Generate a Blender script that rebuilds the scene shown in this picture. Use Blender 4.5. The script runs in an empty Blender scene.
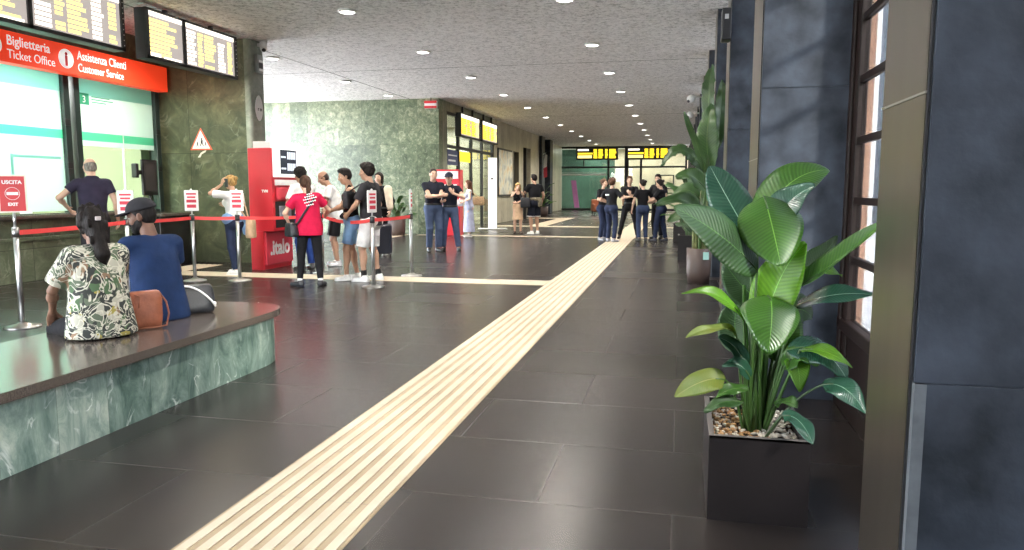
import bpy, bmesh, math, random
import numpy as np
from mathutils import Vector, Matrix
random.seed(7); RNG = np.random.default_rng(7)
S = bpy.context.scene; COL = S.collection
PI = math.pi
CEIL = 4.2
# ------------------------------------------------------------------ camera
F_PX, PITCH, YAW, CAM_H = 745.0, math.radians(6.6), math.radians(12.65), 1.42
cam_d = bpy.data.cameras.new('camera'); cam = bpy.data.objects.new('camera', cam_d); COL.objects.link(cam)
cam.location = (0, 0, CAM_H); cam.rotation_euler = (PI/2 - PITCH, 0, YAW)
cam_d.sensor_fit = 'HORIZONTAL'; cam_d.sensor_width = 36; cam_d.lens = F_PX/1024*36
cam_d.clip_start = .05; cam_d.clip_end = 300
S.camera = cam
_fw = np.array([-math.sin(YAW)*math.cos(PITCH), math.cos(YAW)*math.cos(PITCH), -math.sin(PITCH)])
_rt = np.array([math.cos(YAW), math.sin(YAW), 0.]); _up = np.cross(_rt, _fw)
def at(px, py, Y):                       # place seen at a photo point, at depth Y
    r = _fw*F_PX + _rt*(px-512) + _up*(275-py)
    return Vector(np.array([0, 0, CAM_H]) + r*(Y/r[1]))
# ------------------------------------------------------------------ materials
MATS = {}
def nt(name):
    m = bpy.data.materials.new(name); m.use_nodes = True
    return m, m.node_tree.nodes, m.node_tree.links, m.node_tree.nodes['Principled BSDF']
def pbr(name, col, rough=.5, metal=0., spec=.5, nscale=0, namt=.0, bscale=0, bump=.0, coat=0., emit=None, estr=0., stretch=None):
    if name in MATS: return MATS[name]
    m, N, L, P = nt(name)
    P.inputs['Base Color'].default_value = (*col, 1); P.inputs['Roughness'].default_value = rough
    P.inputs['Metallic'].default_value = metal; P.inputs['Specular IOR Level'].default_value = spec
    P.inputs['Coat Weight'].default_value = coat
    tc = N.new('ShaderNodeTexCoord'); mp = N.new('ShaderNodeMapping'); L.new(tc.outputs['Object'], mp.inputs[0])
    if stretch: mp.inputs['Scale'].default_value = stretch
    if nscale:
        n = N.new('ShaderNodeTexNoise'); n.inputs['Scale'].default_value = nscale; n.inputs['Detail'].default_value = 5
        L.new(mp.outputs[0], n.inputs['Vector'])
        r = N.new('ShaderNodeValToRGB'); r.color_ramp.elements[0].position = .3; r.color_ramp.elements[1].position = .7
        r.color_ramp.elements[0].color = (*[max(0, c*(1-namt)) for c in col], 1)
        r.color_ramp.elements[1].color = (*[min(1, c*(1+namt)) for c in col], 1)
        L.new(n.outputs['Fac'], r.inputs[0]); L.new(r.outputs[0], P.inputs['Base Color'])
    if bscale:
        n2 = N.new('ShaderNodeTexNoise'); n2.inputs['Scale'].default_value = bscale; n2.inputs['Detail'].default_value = 3
        L.new(mp.outputs[0], n2.inputs['Vector'])
        b = N.new('ShaderNodeBump'); b.inputs['Strength'].default_value = bump; b.inputs['Distance'].default_value = .02
        L.new(n2.outputs['Fac'], b.inputs['Height']); L.new(b.outputs[0], P.inputs['Normal'])
    if emit:
        P.inputs['Emission Color'].default_value = (*emit, 1); P.inputs['Emission Strength'].default_value = estr
    MATS[name] = m; return m
def cloth(name, col, bump=.35): return pbr(name, col, .85, spec=.2, nscale=9, namt=.16, bscale=14, bump=bump)
def glow(name, col, s):
    if name in MATS: return MATS[name]
    m, N, L, P = nt(name)
    P.inputs['Base Color'].default_value = (*[c*.3 for c in col], 1)
    P.inputs['Emission Color'].default_value = (*col, 1); P.inputs['Emission Strength'].default_value = s
    MATS[name] = m; return m
def mth(N, L, op, a, b=None, c=None):
    n = N.new('ShaderNodeMath'); n.operation = op
    for i, v in enumerate((a, b, c)):
        if v is None: continue
        if isinstance(v, (int, float)): n.inputs[i].default_value = v
        else: L.new(v, n.inputs[i])
    return n.outputs[0]
def ramp(N, L, fac, stops):
    r = N.new('ShaderNodeValToRGB'); e = r.color_ramp.elements
    while len(e) < len(stops): e.new(.5)
    for k, (p, c) in enumerate(stops): e[k].position = p; e[k].color = (*c, 1) if len(c) == 3 else c
    L.new(fac, r.inputs[0]); return r.outputs[0]
def marble(name, stops, vein, scale=2.2, axis=1, slab=(.35, 9.), rough=.25, veinamt=.55, tone=.5, joint=.004, stretch=(1, 1, 1)):
    """polished stone in slabs: axis = the in-plane horizontal axis; every slab is cut from its own place in the block"""
    m, N, L, P = nt(name)
    tc = N.new('ShaderNodeTexCoord'); sp = N.new('ShaderNodeSeparateXYZ'); L.new(tc.outputs['Object'], sp.inputs[0])
    u = sp.outputs[axis]; w = sp.outputs[2]
    iu = mth(N, L, 'FLOOR', mth(N, L, 'DIVIDE', u, slab[0])); iw = mth(N, L, 'FLOOR', mth(N, L, 'DIVIDE', w, slab[1]))
    cid = N.new('ShaderNodeCombineXYZ'); L.new(iu, cid.inputs[0]); L.new(iw, cid.inputs[1])
    wn = N.new('ShaderNodeTexWhiteNoise'); wn.noise_dimensions = '3D'; L.new(cid.outputs[0], wn.inputs['Vector'])
    off = N.new('ShaderNodeVectorMath'); off.operation = 'SCALE'; off.inputs['Scale'].default_value = 7; L.new(wn.outputs['Color'], off.inputs[0])
    add = N.new('ShaderNodeVectorMath'); add.operation = 'ADD'; L.new(tc.outputs['Object'], add.inputs[0]); L.new(off.outputs[0], add.inputs[1])
    st_ = N.new('ShaderNodeVectorMath'); st_.operation = 'MULTIPLY'; st_.inputs[1].default_value = stretch; L.new(add.outputs[0], st_.inputs[0]); add = st_
    n1 = N.new('ShaderNodeTexNoise'); n1.inputs['Scale'].default_value = scale; n1.inputs['Detail'].default_value = 9
    n1.inputs['Roughness'].default_value = .72; n1.inputs['Distortion'].default_value = .8; L.new(add.outputs[0], n1.inputs['Vector'])
    f = mth(N, L, 'ADD', n1.outputs['Fac'], mth(N, L, 'MULTIPLY', mth(N, L, 'SUBTRACT', wn.outputs['Value'], .5), tone*.25))
    base = ramp(N, L, f, stops)
    n2 = N.new('ShaderNodeTexNoise'); n2.inputs['Scale'].default_value = scale*.8; n2.inputs['Detail'].default_value = 6
    n2.inputs['Distortion'].default_value = 1.6; L.new(add.outputs[0], n2.inputs['Vector'])
    v = mth(N, L, 'ABSOLUTE', mth(N, L, 'SUBTRACT', n2.outputs['Fac'], .5))
    n3 = N.new('ShaderNodeTexNoise'); n3.inputs['Scale'].default_value = scale*1.3; L.new(add.outputs[0], n3.inputs['Vector'])
    gate = ramp(N, L, n3.outputs['Fac'], [(.5, (0, 0, 0)), (.66, (1, 1, 1))])
    vf = mth(N, L, 'MULTIPLY', ramp(N, L, v, [(0, (1, 1, 1)), (.028, (0, 0, 0))]), mth(N, L, 'MULTIPLY', gate, veinamt))
    mx = N.new('ShaderNodeMix'); mx.data_type = 'RGBA'; L.new(vf, mx.inputs[0]); L.new(base, mx.inputs[6]); mx.inputs[7].default_value = (*vein, 1)
    ju = mth(N, L, 'LESS_THAN', mth(N, L, 'ABSOLUTE', mth(N, L, 'SUBTRACT', mth(N, L, 'FRACT', mth(N, L, 'DIVIDE', u, slab[0])), .5)), .5-joint/slab[0])
    jw = mth(N, L, 'LESS_THAN', mth(N, L, 'ABSOLUTE', mth(N, L, 'SUBTRACT', mth(N, L, 'FRACT', mth(N, L, 'DIVIDE', w, slab[1])), .5)), .5-joint/slab[1])
    j = mth(N, L, 'MULTIPLY', ju, jw)
    mj = N.new('ShaderNodeMix'); mj.data_type = 'RGBA'; L.new(j, mj.inputs[0]); mj.inputs[6].default_value = (*[c*.45 for c in stops[0][1]], 1); L.new(mx.outputs[2], mj.inputs[7])
    L.new(mj.outputs[2], P.inputs['Base Color']); P.inputs['Roughness'].default_value = rough
    MATS[name] = m; return m
# ------------------------------------------------------------------ mesh builder
class MB:
    def __init__(s): s.bm = bmesh.new(); s.mats = []
    def mi(s, m):
        if m not in s.mats: s.mats.append(m)
        return s.mats.index(m)
    def _fin(s, fs, m, smooth=False):
        i = s.mi(m)
        for f in fs: f.material_index = i; f.smooth = smooth
    def box(s, x0, x1, y0, y1, z0, z1, m, bev=0, M=None, seg=2):
        t = bmesh.new(); bmesh.ops.create_cube(t, size=1)
        for v in t.verts: v.co = Vector(((x0+x1)/2+v.co.x*(x1-x0), (y0+y1)/2+v.co.y*(y1-y0), (z0+z1)/2+v.co.z*(z1-z0)))
        if bev: bmesh.ops.bevel(t, geom=t.edges[:], offset=bev, segments=seg, affect='EDGES', profile=.5)
        s.merge(t, m, M, smooth=False); return s
    def merge(s, t, m, M=None, smooth=False):
        mp = {}
        for v in t.verts: mp[v] = s.bm.verts.new(M @ v.co if M else v.co)
        fs = []
        for f in t.faces:
            try: fs.append(s.bm.faces.new([mp[v] for v in f.verts]))
            except ValueError: pass
        s._fin(fs, m, smooth); t.free(); return s
    def cyl(s, p, q, r, m, r2=None, seg=16, cap=True):
        p, q = Vector(p), Vector(q); d = q-p
        t = bmesh.new(); bmesh.ops.create_cone(t, cap_ends=cap, segments=seg, radius1=r, radius2=r if r2 is None else r2, depth=d.length)
        M = Matrix.Translation((p+q)/2) @ d.to_track_quat('Z', 'Y').to_matrix().to_4x4()
        return s.merge(t, m, M, smooth=seg > 8)
    def tube(s, pts, r, m, seg=8, r2=None, cap=True):
        pts = [Vector(p) for p in pts]; n = len(pts); rings = []; up = None
        for i, p in enumerate(pts):
            d = (pts[min(i+1, n-1)]-pts[max(i-1, 0)]).normalized()
            if up is None: up = Vector((0, 0, 1)) if abs(d.z) < .9 else Vector((1, 0, 0))
            a = d.cross(up).normalized(); b = a.cross(d).normalized(); up = b
            rr = r if r2 is None else r+(r2-r)*i/(n-1)
            rings.append([s.bm.verts.new(p+a*math.cos(2*PI*k/seg)*rr+b*math.sin(2*PI*k/seg)*rr) for k in range(seg)])
        fs = []
        for A, B in zip(rings, rings[1:]):
            for k in range(seg): fs.append(s.bm.faces.new((A[k], A[(k+1) % seg], B[(k+1) % seg], B[k])))
        if cap: fs.append(s.bm.faces.new(rings[0][::-1])); fs.append(s.bm.faces.new(rings[-1]))
        s._fin(fs, m, True); return s
    def ribbon(s, pts, wdir, w, th, m):          # flat strap along pts: width w along wdir, thickness th
        pts = [Vector(p) for p in pts]; n = len(pts); rings = []
        for i, p in enumerate(pts):
            d = (pts[min(i+1, n-1)]-pts[max(i-1, 0)]).normalized(); a = (Vector(wdir)-d*Vector(wdir).dot(d)).normalized(); b = d.cross(a)
            rings.append([s.bm.verts.new(p+a*x*w/2+b*y*th/2) for x, y in ((-1, -1), (1, -1), (1, 1), (-1, 1))])
        fs = [s.bm.faces.new((A[k], A[(k+1) % 4], B[(k+1) % 4], B[k])) for A, B in zip(rings, rings[1:]) for k in range(4)]
        fs += [s.bm.faces.new(rings[0][::-1]), s.bm.faces.new(rings[-1])]
        s._fin(fs, m); return s
    def lathe(s, prof, m, c=(0, 0, 0), seg=32):
        c = Vector(c); rings = []
        for r, z in prof: rings.append([s.bm.verts.new(c+Vector((r*math.cos(2*PI*k/seg), r*math.sin(2*PI*k/seg), z))) for k in range(seg)])
        fs = []
        for A, B in zip(rings, rings[1:]):
            for k in range(seg): fs.append(s.bm.faces.new((A[k], A[(k+1) % seg], B[(k+1) % seg], B[k])))
        fs.append(s.bm.faces.new(rings[0][::-1])); fs.append(s.bm.faces.new(rings[-1]))
        s._fin(fs, m, True); return s
    def ball(s, c, r, m, seg=12, sc=(1, 1, 1)):
        t = bmesh.new(); bmesh.ops.create_uvsphere(t, u_segments=seg, v_segments=max(6, seg*2//3), radius=r)
        return s.merge(t, m, Matrix.Translation(c) @ Matrix.Diagonal((*sc, 1)), True)
    def prism(s, poly, h0, h1, m, M=None, bev=0):      # polygon in XY, between z h0 and h1
        t = bmesh.new(); vs = [t.verts.new((x, y, h0)) for x, y in poly]; f = t.faces.new(vs)
        r = bmesh.ops.extrude_face_region(t, geom=[f])
        for v in [g for g in r['geom'] if isinstance(g, bmesh.types.BMVert)]: v.co.z = h1
        bmesh.ops.recalc_face_normals(t, faces=t.faces[:])
        if bev:
            es = [e for e in t.edges if abs(e.verts[0].co.z-e.verts[1].co.z) < 1e-6 and e.verts[0].co.z == max(h0, h1)]
            bmesh.ops.bevel(t, geom=es, offset=bev, segments=3, affect='EDGES')
        return s.merge(t, m, M)
    def text(s, body, size, m, M, ext=.002, align='LEFT', sx=1., bold=0.):
        cu = bpy.data.curves.new('t', 'FONT'); cu.body = body; cu.size = size; cu.extrude = ext; cu.align_x = align; cu.offset = bold; cu.resolution_u = 3
        ob = bpy.data.objects.new('t', cu); COL.objects.link(ob)
        me = bpy.data.meshes.new_from_object(ob.evaluated_get(bpy.context.evaluated_depsgraph_get()))
        t = bmesh.new(); t.from_mesh(me); bpy.data.meshes.remove(me); bpy.data.objects.remove(ob); bpy.data.curves.remove(cu)
        return s.merge(t, m, M @ Matrix.Diagonal((sx, 1, 1, 1)))
    def build(s, name, parent=None, subsurf=0):
        me = bpy.data.meshes.new(name); s.bm.normal_update(); s.bm.to_mesh(me); s.bm.free()
        for m in s.mats: me.materials.append(m)
        o = bpy.data.objects.new(name, me); COL.objects.link(o)
        if parent: o.parent = parent
        if subsurf:
            md = o.modifiers.new('s', 'SUBSURF'); md.levels = md.render_levels = subsurf
            for p in me.polygons: p.use_smooth = True
        return o
def tag(o, label=None, cat=None, group=None, kind=None):
    if label: o['label'] = label
    if cat: o['category'] = cat
    if group: o['group'] = group
    if kind: o['kind'] = kind
    return o
def thing(name, label, cat, loc=(0, 0, 0), rz=0., group=None):
    o = bpy.data.objects.new(name, None); COL.objects.link(o); o.location = loc; o.rotation_euler = (0, 0, rz)
    o.empty_display_size = .1
    return tag(o, label, cat, group)
def struct(name, mb, parent=None):
    o = mb.build(name, parent)
    if not parent: o['kind'] = 'structure'
    return o
def FR(x, y, z):    # frame of writing that faces -Y
    return Matrix(((1, 0, 0, x), (0, 0, -1, y), (0, 1, 0, z), (0, 0, 0, 1)))
FX = PI/2           # turns a thing whose front is -Y so that it faces +X
# ------------------------------------------------------------------ palette
steel = pbr('brushed_steel', (.42, .41, .39), .3, 1., nscale=3, namt=.08, stretch=(1, 1, .05))
chrome = pbr('polished_steel', (.62, .62, .61), .32, 1.)
black = pbr('black_satin', (.012, .012, .013), .4)
dark = pbr('dark_metal', (.03, .03, .032), .45)
white = pbr('white_plastic', (.8, .8, .78), .45)
red = pbr('red_plastic', (.56, .016, .03), .35)
redp = pbr('red_print', (.6, .04, .07), .5)
# ================================================================== THE SETTING
# floor: dark honed slabs
def floor_mat():
    m, N, L, P = nt('floor_slabs')
    tc = N.new('ShaderNodeTexCoord'); br = N.new('ShaderNodeTexBrick'); L.new(tc.outputs['Object'], br.inputs['Vector'])
    br.inputs['Scale'].default_value = 1; br.inputs['Brick Width'].default_value = 1.2; br.inputs['Row Height'].default_value = .8
    br.inputs['Mortar Size'].default_value = .004; br.offset = .5
    br.inputs['Color1'].default_value = (.021, .017, .0155, 1); br.inputs['Color2'].default_value = (.027, .0222, .0203, 1); br.inputs['Mortar'].default_value = (.042, .038, .035, 1)
    n = N.new('ShaderNodeTexNoise'); n.inputs['Scale'].default_value = 1.7; n.inputs['Detail'].default_value = 6; L.new(tc.outputs['Object'], n.inputs['Vector'])
    mx = N.new('ShaderNodeMix'); mx.data_type = 'RGBA'; mx.blend_type = 'MULTIPLY'; mx.inputs[0].default_value = .6
    L.new(br.outputs['Color'], mx.inputs[6]); L.new(ramp(N, L, n.outputs['Fac'], [(.2, (.85, .85, .85)), (.8, (1.12, 1.12, 1.12))]), mx.inputs[7]); L.new(mx.outputs[2], P.inputs['Base Color'])
    n2 = N.new('ShaderNodeTexNoise'); n2.inputs['Scale'].default_value = 2.6; n2.inputs['Detail'].default_value = 7; L.new(tc.outputs['Object'], n2.inputs['Vector'])
    L.new(ramp(N, L, br.outputs['Color'], [(.016, (.285, .285, .285)), (.024, (.25, .25, .25)), (.04, (.34, .34, .34))]), P.inputs['Roughness'])
    P.inputs['Specular IOR Level'].default_value = .5
    b = N.new('ShaderNodeBump'); b.inputs['Strength'].default_value = .25; b.inputs['Distance'].default_value = .003; L.new(br.outputs['Fac'], b.inputs['Height']); b.invert = True
    L.new(b.outputs[0], P.inputs['Normal']); return m
def ceil_mat():
    m, N, L, P = nt('rough_plaster')
    tc = N.new('ShaderNodeTexCoord'); sp = N.new('ShaderNodeSeparateXYZ'); L.new(tc.outputs['Object'], sp.inputs[0])
    n = N.new('ShaderNodeTexNoise'); n.inputs['Scale'].default_value = 12; n.inputs['Detail'].default_value = 7; n.inputs['Roughness'].default_value = .85; L.new(tc.outputs['Object'], n.inputs['Vector'])
    c = ramp(N, L, n.outputs['Fac'], [(.38, (.32, .315, .32)), (.5, (.82, .81, .815)), (.58, (.97, .96, .965))])
    jy = mth(N, L, 'LESS_THAN', mth(N, L, 'ABSOLUTE', mth(N, L, 'SUBTRACT', mth(N, L, 'FRACT', mth(N, L, 'DIVIDE', mth(N, L, 'SUBTRACT', sp.outputs[1], 10.9), 12.0)), .5)), .0017)
    jx = mth(N, L, 'LESS_THAN', mth(N, L, 'ABSOLUTE', mth(N, L, 'ADD', sp.outputs[0], 8.3)), .02)
    j = mth(N, L, 'MAXIMUM', jy, jx)
    mx = N.new('ShaderNodeMix'); mx.data_type = 'RGBA'; L.new(j, mx.inputs[0]); L.new(c, mx.inputs[6]); mx.inputs[7].default_value = (.07, .07, .07, 1)
    L.new(mx.outputs[2], P.inputs['Base Color']); P.inputs['Roughness'].default_value = .9
    b = N.new('ShaderNodeBump'); b.inputs['Strength'].default_value = .8; b.inputs['Distance'].default_value = .02; L.new(n.outputs['Fac'], b.inputs['Height']); L.new(b.outputs[0], P.inputs['Normal'])
    return m
fm = floor_mat()
struct('floor', MB().box(-14.2, 1.35, -4, 50.6, -.2, 0, fm))
struct('ceiling', MB().box(-14.2, 1.35, -4, 50.6, CEIL, CEIL+.35, ceil_mat()))
pave = pbr('outdoor_paving', (.72, .7, .66), .8, nscale=2, namt=.2)
struct('ground_outside', MB().box(-60, 60, -60, 110, -.5, -.21, pave))
green_d = marble('green_marble_panel', [(.25, (.022, .03, .018)), (.5, (.075, .085, .045)), (.75, (.17, .165, .09))], (.4, .4, .3), 2.6, 0, (1.85, 2.1), .3, .3, .35)
green_b = marble('green_marble_back', [(.3, (.025, .042, .022)), (.47, (.08, .11, .062)), (.58, (.15, .18, .11)), (.72, (.34, .36, .25))], (.6, .62, .5), 6.5, 0, (.62, 1.4), .3, .4, .8, .002)
green_s = marble('green_marble_side', [(.25, (.05, .065, .04)), (.5, (.17, .19, .13)), (.75, (.3, .31, .22))], (.5, .5, .4), 2.4, 1, (.62, 4.3), .3, .25, .7)
green_c = marble('green_marble_counter', [(.25, (.03, .045, .03)), (.5, (.09, .115, .07)), (.75, (.2, .23, .16))], (.5, .52, .42), 2.4, 1, (1.2, .5), .28, .3, .4)
bench_m = marble('green_marble_bench', [(.3, (.05, .095, .075)), (.42, (.13, .2, .165)), (.55, (.25, .335, .28)), (.72, (.5, .57, .47))], (.86, .9, .84), 4.6, 1, (.36, 9), .28, .9, 1.3, .0008, (1, 1.1, .6))
granite = pbr('brown_granite', (.085, .07, .06), .16, nscale=130, namt=.45)
slate = pbr('blue_grey_slate', (.029, .035, .046), .5, 0, .2, nscale=5, namt=.6, bscale=30, bump=.08)
slate_l = pbr('slate_lit_edge', (.085, .095, .105), .6, nscale=20, namt=.2)  # paler copy of the slate: light on the slab edge put into the colour
warm_wall = marble('beige_stone', [(.25, (.3, .27, .19)), (.5, (.46, .43, .32)), (.75, (.6, .57, .45))], (.6, .6, .5), 1.6, 1, (.6, 4.3), .35, .1, .8)

# long left wall with the ticket windows (x = -9.8)
GX = -9.8
w = MB(); w.box(GX-.35, GX, 3.0, 12.85, 3.36, CEIL, green_d)
w.box(GX-.35, GX, 3.0, 6.0, 0, 3.1, green_d); w.box(GX-.25, GX-.05, 6.0, 12.85, 0, .98, green_c)
struct('wall_left', w)
struct('wall_left_marble', MB().box(-14.2, -8.02, 12.85, 13.28, 0, CEIL, green_d, ))
colm = marble('green_marble_column', [(.25, (.13, .155, .12)), (.5, (.25, .28, .225)), (.75, (.4, .43, .35))], (.5, .5, .42), 2., 1, (9, 9), .22, .3, .3)
c_ = MB(); c_.prism([(-8.02, 12.84), (-7.97, 12.84)] + [(-7.97+.07*math.sin(a), 12.91-.07*math.cos(a)) for a in np.linspace(.2, PI/2, 6)] + [(-7.9, 13.3), (-8.02, 13.3)], 0, CEIL, colm)
struct('trim_1', c_)
struct('wall_back', MB().box(-14.2, -7.35, 22.4, 22.8, 0, CEIL, green_b))
# ticket office interior
room = pbr('office_paint', (.62, .66, .6), .7); olive = pbr('office_olive', (.4, .37, .24), .7)
r_ = MB(); r_.box(-13.2, -13.0, 5.5, 12.85, 0, 3.4, olive); r_.box(-13.0, GX-.35, 5.3, 5.5, 0, 3.4, room); r_.box(-13.2, GX-.35, 5.3, 12.85, 3.4, 3.5, room)
struct('wall_office', r_)
struct('trim_2', MB().box(-13.0, GX-.35, 12.6, 12.84, 0, 3.4, olive))
struct('floor_office', MB().box(-13.2, GX-.35, 5.3, 12.85, -.02, .02, pbr('office_floor', (.25, .25, .24), .5)))
frame_m = pbr('dark_green_frame', (.016, .028, .024), .35)
def glass_mat(name, tint, rough=.02, clear=.75, film=None, emis=0):
    m, N, L, P = nt(name); out = N['Material Output']; N.remove(P)
    tr = N.new('ShaderNodeBsdfTransparent'); tr.inputs[0].default_value = (*tint, 1)
    gl = N.new('ShaderNodeBsdfGlossy'); gl.inputs['Roughness'].default_value = rough
    fr = N.new('ShaderNodeLayerWeight'); ff = mth(N, L, 'MULTIPLY_ADD', mth(N, L, 'POWER', fr.outputs['Facing'], 4), .55, .035)
    mx = N.new('ShaderNodeMixShader'); L.new(ff, mx.inputs[0]); L.new(tr.outputs[0], mx.inputs[1]); L.new(gl.outputs[0], mx.inputs[2])
    last = mx.outputs[0]
    if film:
        tl = N.new('ShaderNodeBsdfTranslucent'); tl.inputs[0].default_value = (*film, 1)
        df = N.new('ShaderNodeBsdfDiffuse'); df.inputs[0].default_value = (*film, 1)
        m1 = N.new('ShaderNodeMixShader'); m1.inputs[0].default_value = .35; L.new(tl.outputs[0], m1.inputs[1]); L.new(df.outputs[0], m1.inputs[2])
        m2 = N.new('ShaderNodeMixShader'); m2.inputs[0].default_value = clear; L.new(m1.outputs[0], m2.inputs[1]); L.new(last, m2.inputs[2]); last = m2.outputs[0]
    L.new(last, out.inputs[0]); return m
g_clear = glass_mat('office_glass', (.86, .97, .92))
g_film = glass_mat('white_film', (.9, 1, .97), film=(.86, .95, .92), clear=.12)
g_green = glass_mat('green_film', (.6, .95, .82), film=(.22, .7, .5), clear=.15)
g_teal = glass_mat('pale_teal_film', (.8, .95, .95), film=(.5, .78, .76), clear=.15)
green_p = pbr('green_print', (.03, .3, .16), .5)
def ticket_window(n, y0, y1, film_bottom, number=None):
    f = MB(); X = GX-.1
    f.box(X-.06, X+.08, y0-.09, y0+.03, .98, 3.4, frame_m, .008); f.box(X-.06, X+.08, y1-.03, y1+.09, .98, 3.4, frame_m, .008)
    f.box(X-.06, X+.08, y0, y1, 3.34, 3.4, frame_m); f.box(X-.05, X+.06, y0, y1, .98, 1.03, frame_m)
    for zz in (1.75, 2.45): f.box(X+.08, X+.11, y1-.06, y1+.05, zz, zz+.1, black, .006)
    o = struct(f'window_{n}', f)
    MB().box(X-.01, X, y0+.03, y1-.03, 1.03, 3.34, g_clear).build('glass', o)
    MB().box(X+.004, X+.007, y0+.03, y1-.03, 3.0, 3.34, g_teal).build('blind', o)
    MB().box(X+.004, X+.007, y0+.03, y1-.03, 2.38, 3.0, g_film).build('film', o)
    MB().box(X+.004, X+.007, y0+.03, y1-.03, 2.24, 2.38, g_green).build('green_band', o)
    MB().box(X+.004, X+.007, y0+.03, y1-.03, film_bottom, 2.24, g_film).build('film', o)
    if film_bottom < 1.5:
        t = MB(); 
        for (a, b, c, d) in ((.5, .95, 1.55, 1.6), (.95, 1.0, 1.3, 1.95), (.2, .24, 1.5, 2.0), (1.0, 1.9, 1.9, 1.94)): t.box(X+.008, X+.011, y0+a, y0+b, c, d, g_teal)
        t.build('film_pattern', o)
    else:
        MB().box(X-.02, X+.012, y0+1.05, y0+1.07, film_bottom-1.05, 2.38, white).build('glass_joint', o)
    if number:
        t = MB(); t.box(X+.008, X+.012, y0+.1, y0+.3, 2.84, 3.03, green_p)
        M = Matrix(((0, 0, 1, X+.013), (1, 0, 0, y0+.15), (0, 1, 0, 2.875), (0, 0, 0, 1))); t.text(number, .16, white, M)
        for k, l in enumerate((.42, .5, .33)): t.box(X+.008, X+.01, y0+.36, y0+.36+l, 2.98-k*.045, 2.995-k*.045, green_p)
        t.build('window_number', o)
    return o
ticket_window(1, 6.1, 8.25, 1.06); ticket_window(2, 8.5, 10.5, 1.06); ticket_window(3, 10.78, 12.68, 2.15, '3')
# counter: worktop along the windows and its dark end block
ct = thing('ticket_counter', 'long dark stone ticket counter under the ticket windows', 'counter', (GX+.05, 0, 0))
MB().box(-.1, .12, 6.0, 11.75, .96, 1.02, granite, .012).build('worktop', ct)
MB().box(-.08, 0, 6.0, 11.75, .0, .96, green_c).build('front_panel', ct)
MB().box(-.08, .03, 6.0, 11.75, .62, .68, green_c, .01).build('ledge', ct)
ce = thing('counter_end_block', 'black end block closing the ticket counter beside the brown-green marble wall', 'counter', (-9.45, 12.2, 0))
MB().box(-.38, .28, -.42, .42, 0, .92, pbr('black_stone', (.014, .014, .014), .25), .01).build('body', ce)
MB().box(-.4, .32, -.44, .46, .92, .97, granite, .01).build('top_slab', ce)
# monitor on an arm at the third window
mo = thing('payment_monitor', 'black upright monitor on an arm at the third ticket window', 'monitor', (GX+.1, 12.2, 1.66), FX)
MB().box(-.2, .2, -.05, .0, -.36, .3, black, .015).build('housing', mo)
MB().box(-.15, .15, -.054, -.05, -.28, .24, pbr('screen_off', (.05, .045, .045), .12)).build('screen', mo)
a_ = MB(); a_.box(-.34, -.19, -.03, .03, .02, .1, black, .01); a_.box(-.38, -.3, -.06, .05, -.04, .22, black, .02); a_.build('card_reader', mo)
a_ = MB(); a_.cyl((0, -.02, -.36), (0, -.02, -.64), .025, black); a_.box(-.1, .1, -.08, .06, -.66, -.64, black); a_.build('stand', mo)
# sign over the windows
orange = pbr('orange_red_sign', (.8, .05, .018), .4, emit=(1., .06, .015), estr=.4)
sg = thing('ticket_office_sign', 'long orange-red hanging sign reading Biglietteria and Assistenza Clienti above the ticket windows', 'sign', (GX+.16, 9.0, 3.25), FX)
MB().box(-2.6, 3.72, -.06, .16, 0, .45, orange, .004).build('panel', sg)
l_ = MB(); wl = pbr('white_letters', (.9, .9, .88), .5, emit=(1, 1, 1), estr=.35)
y_ = -.063
for tx_, x_, z_, s_, k_, b_ in (('Biglietteria', .23, .255, .2, .9, .002), ('Ticket Office', .23, .065, .185, .88, 0), ('Assistenza Clienti', 1.54, .255, .2, .77, .002), ('Customer Service', 1.54, .065, .185, .76, 0)):
    l_ = MB(); l_.text(tx_, s_, wl, FR(x_, y_, z_), sx=k_, bold=b_); l_.build('lettering', sg)
for cx, ch in ((.0, 'ticket'), (1.31, 'i')):
    k = MB(); k.cyl((cx, -.061, .225), (cx, -.066, .225), .15, wl, seg=32)
    if ch == 'i': k.text('i', .3, red, FR(cx, -.067, .125), align='CENTER', bold=.012)
    else: k.box(cx-.09, cx+.09, -.069, -.066, .18, .27, red)
    k.build('icon', sg)
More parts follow.
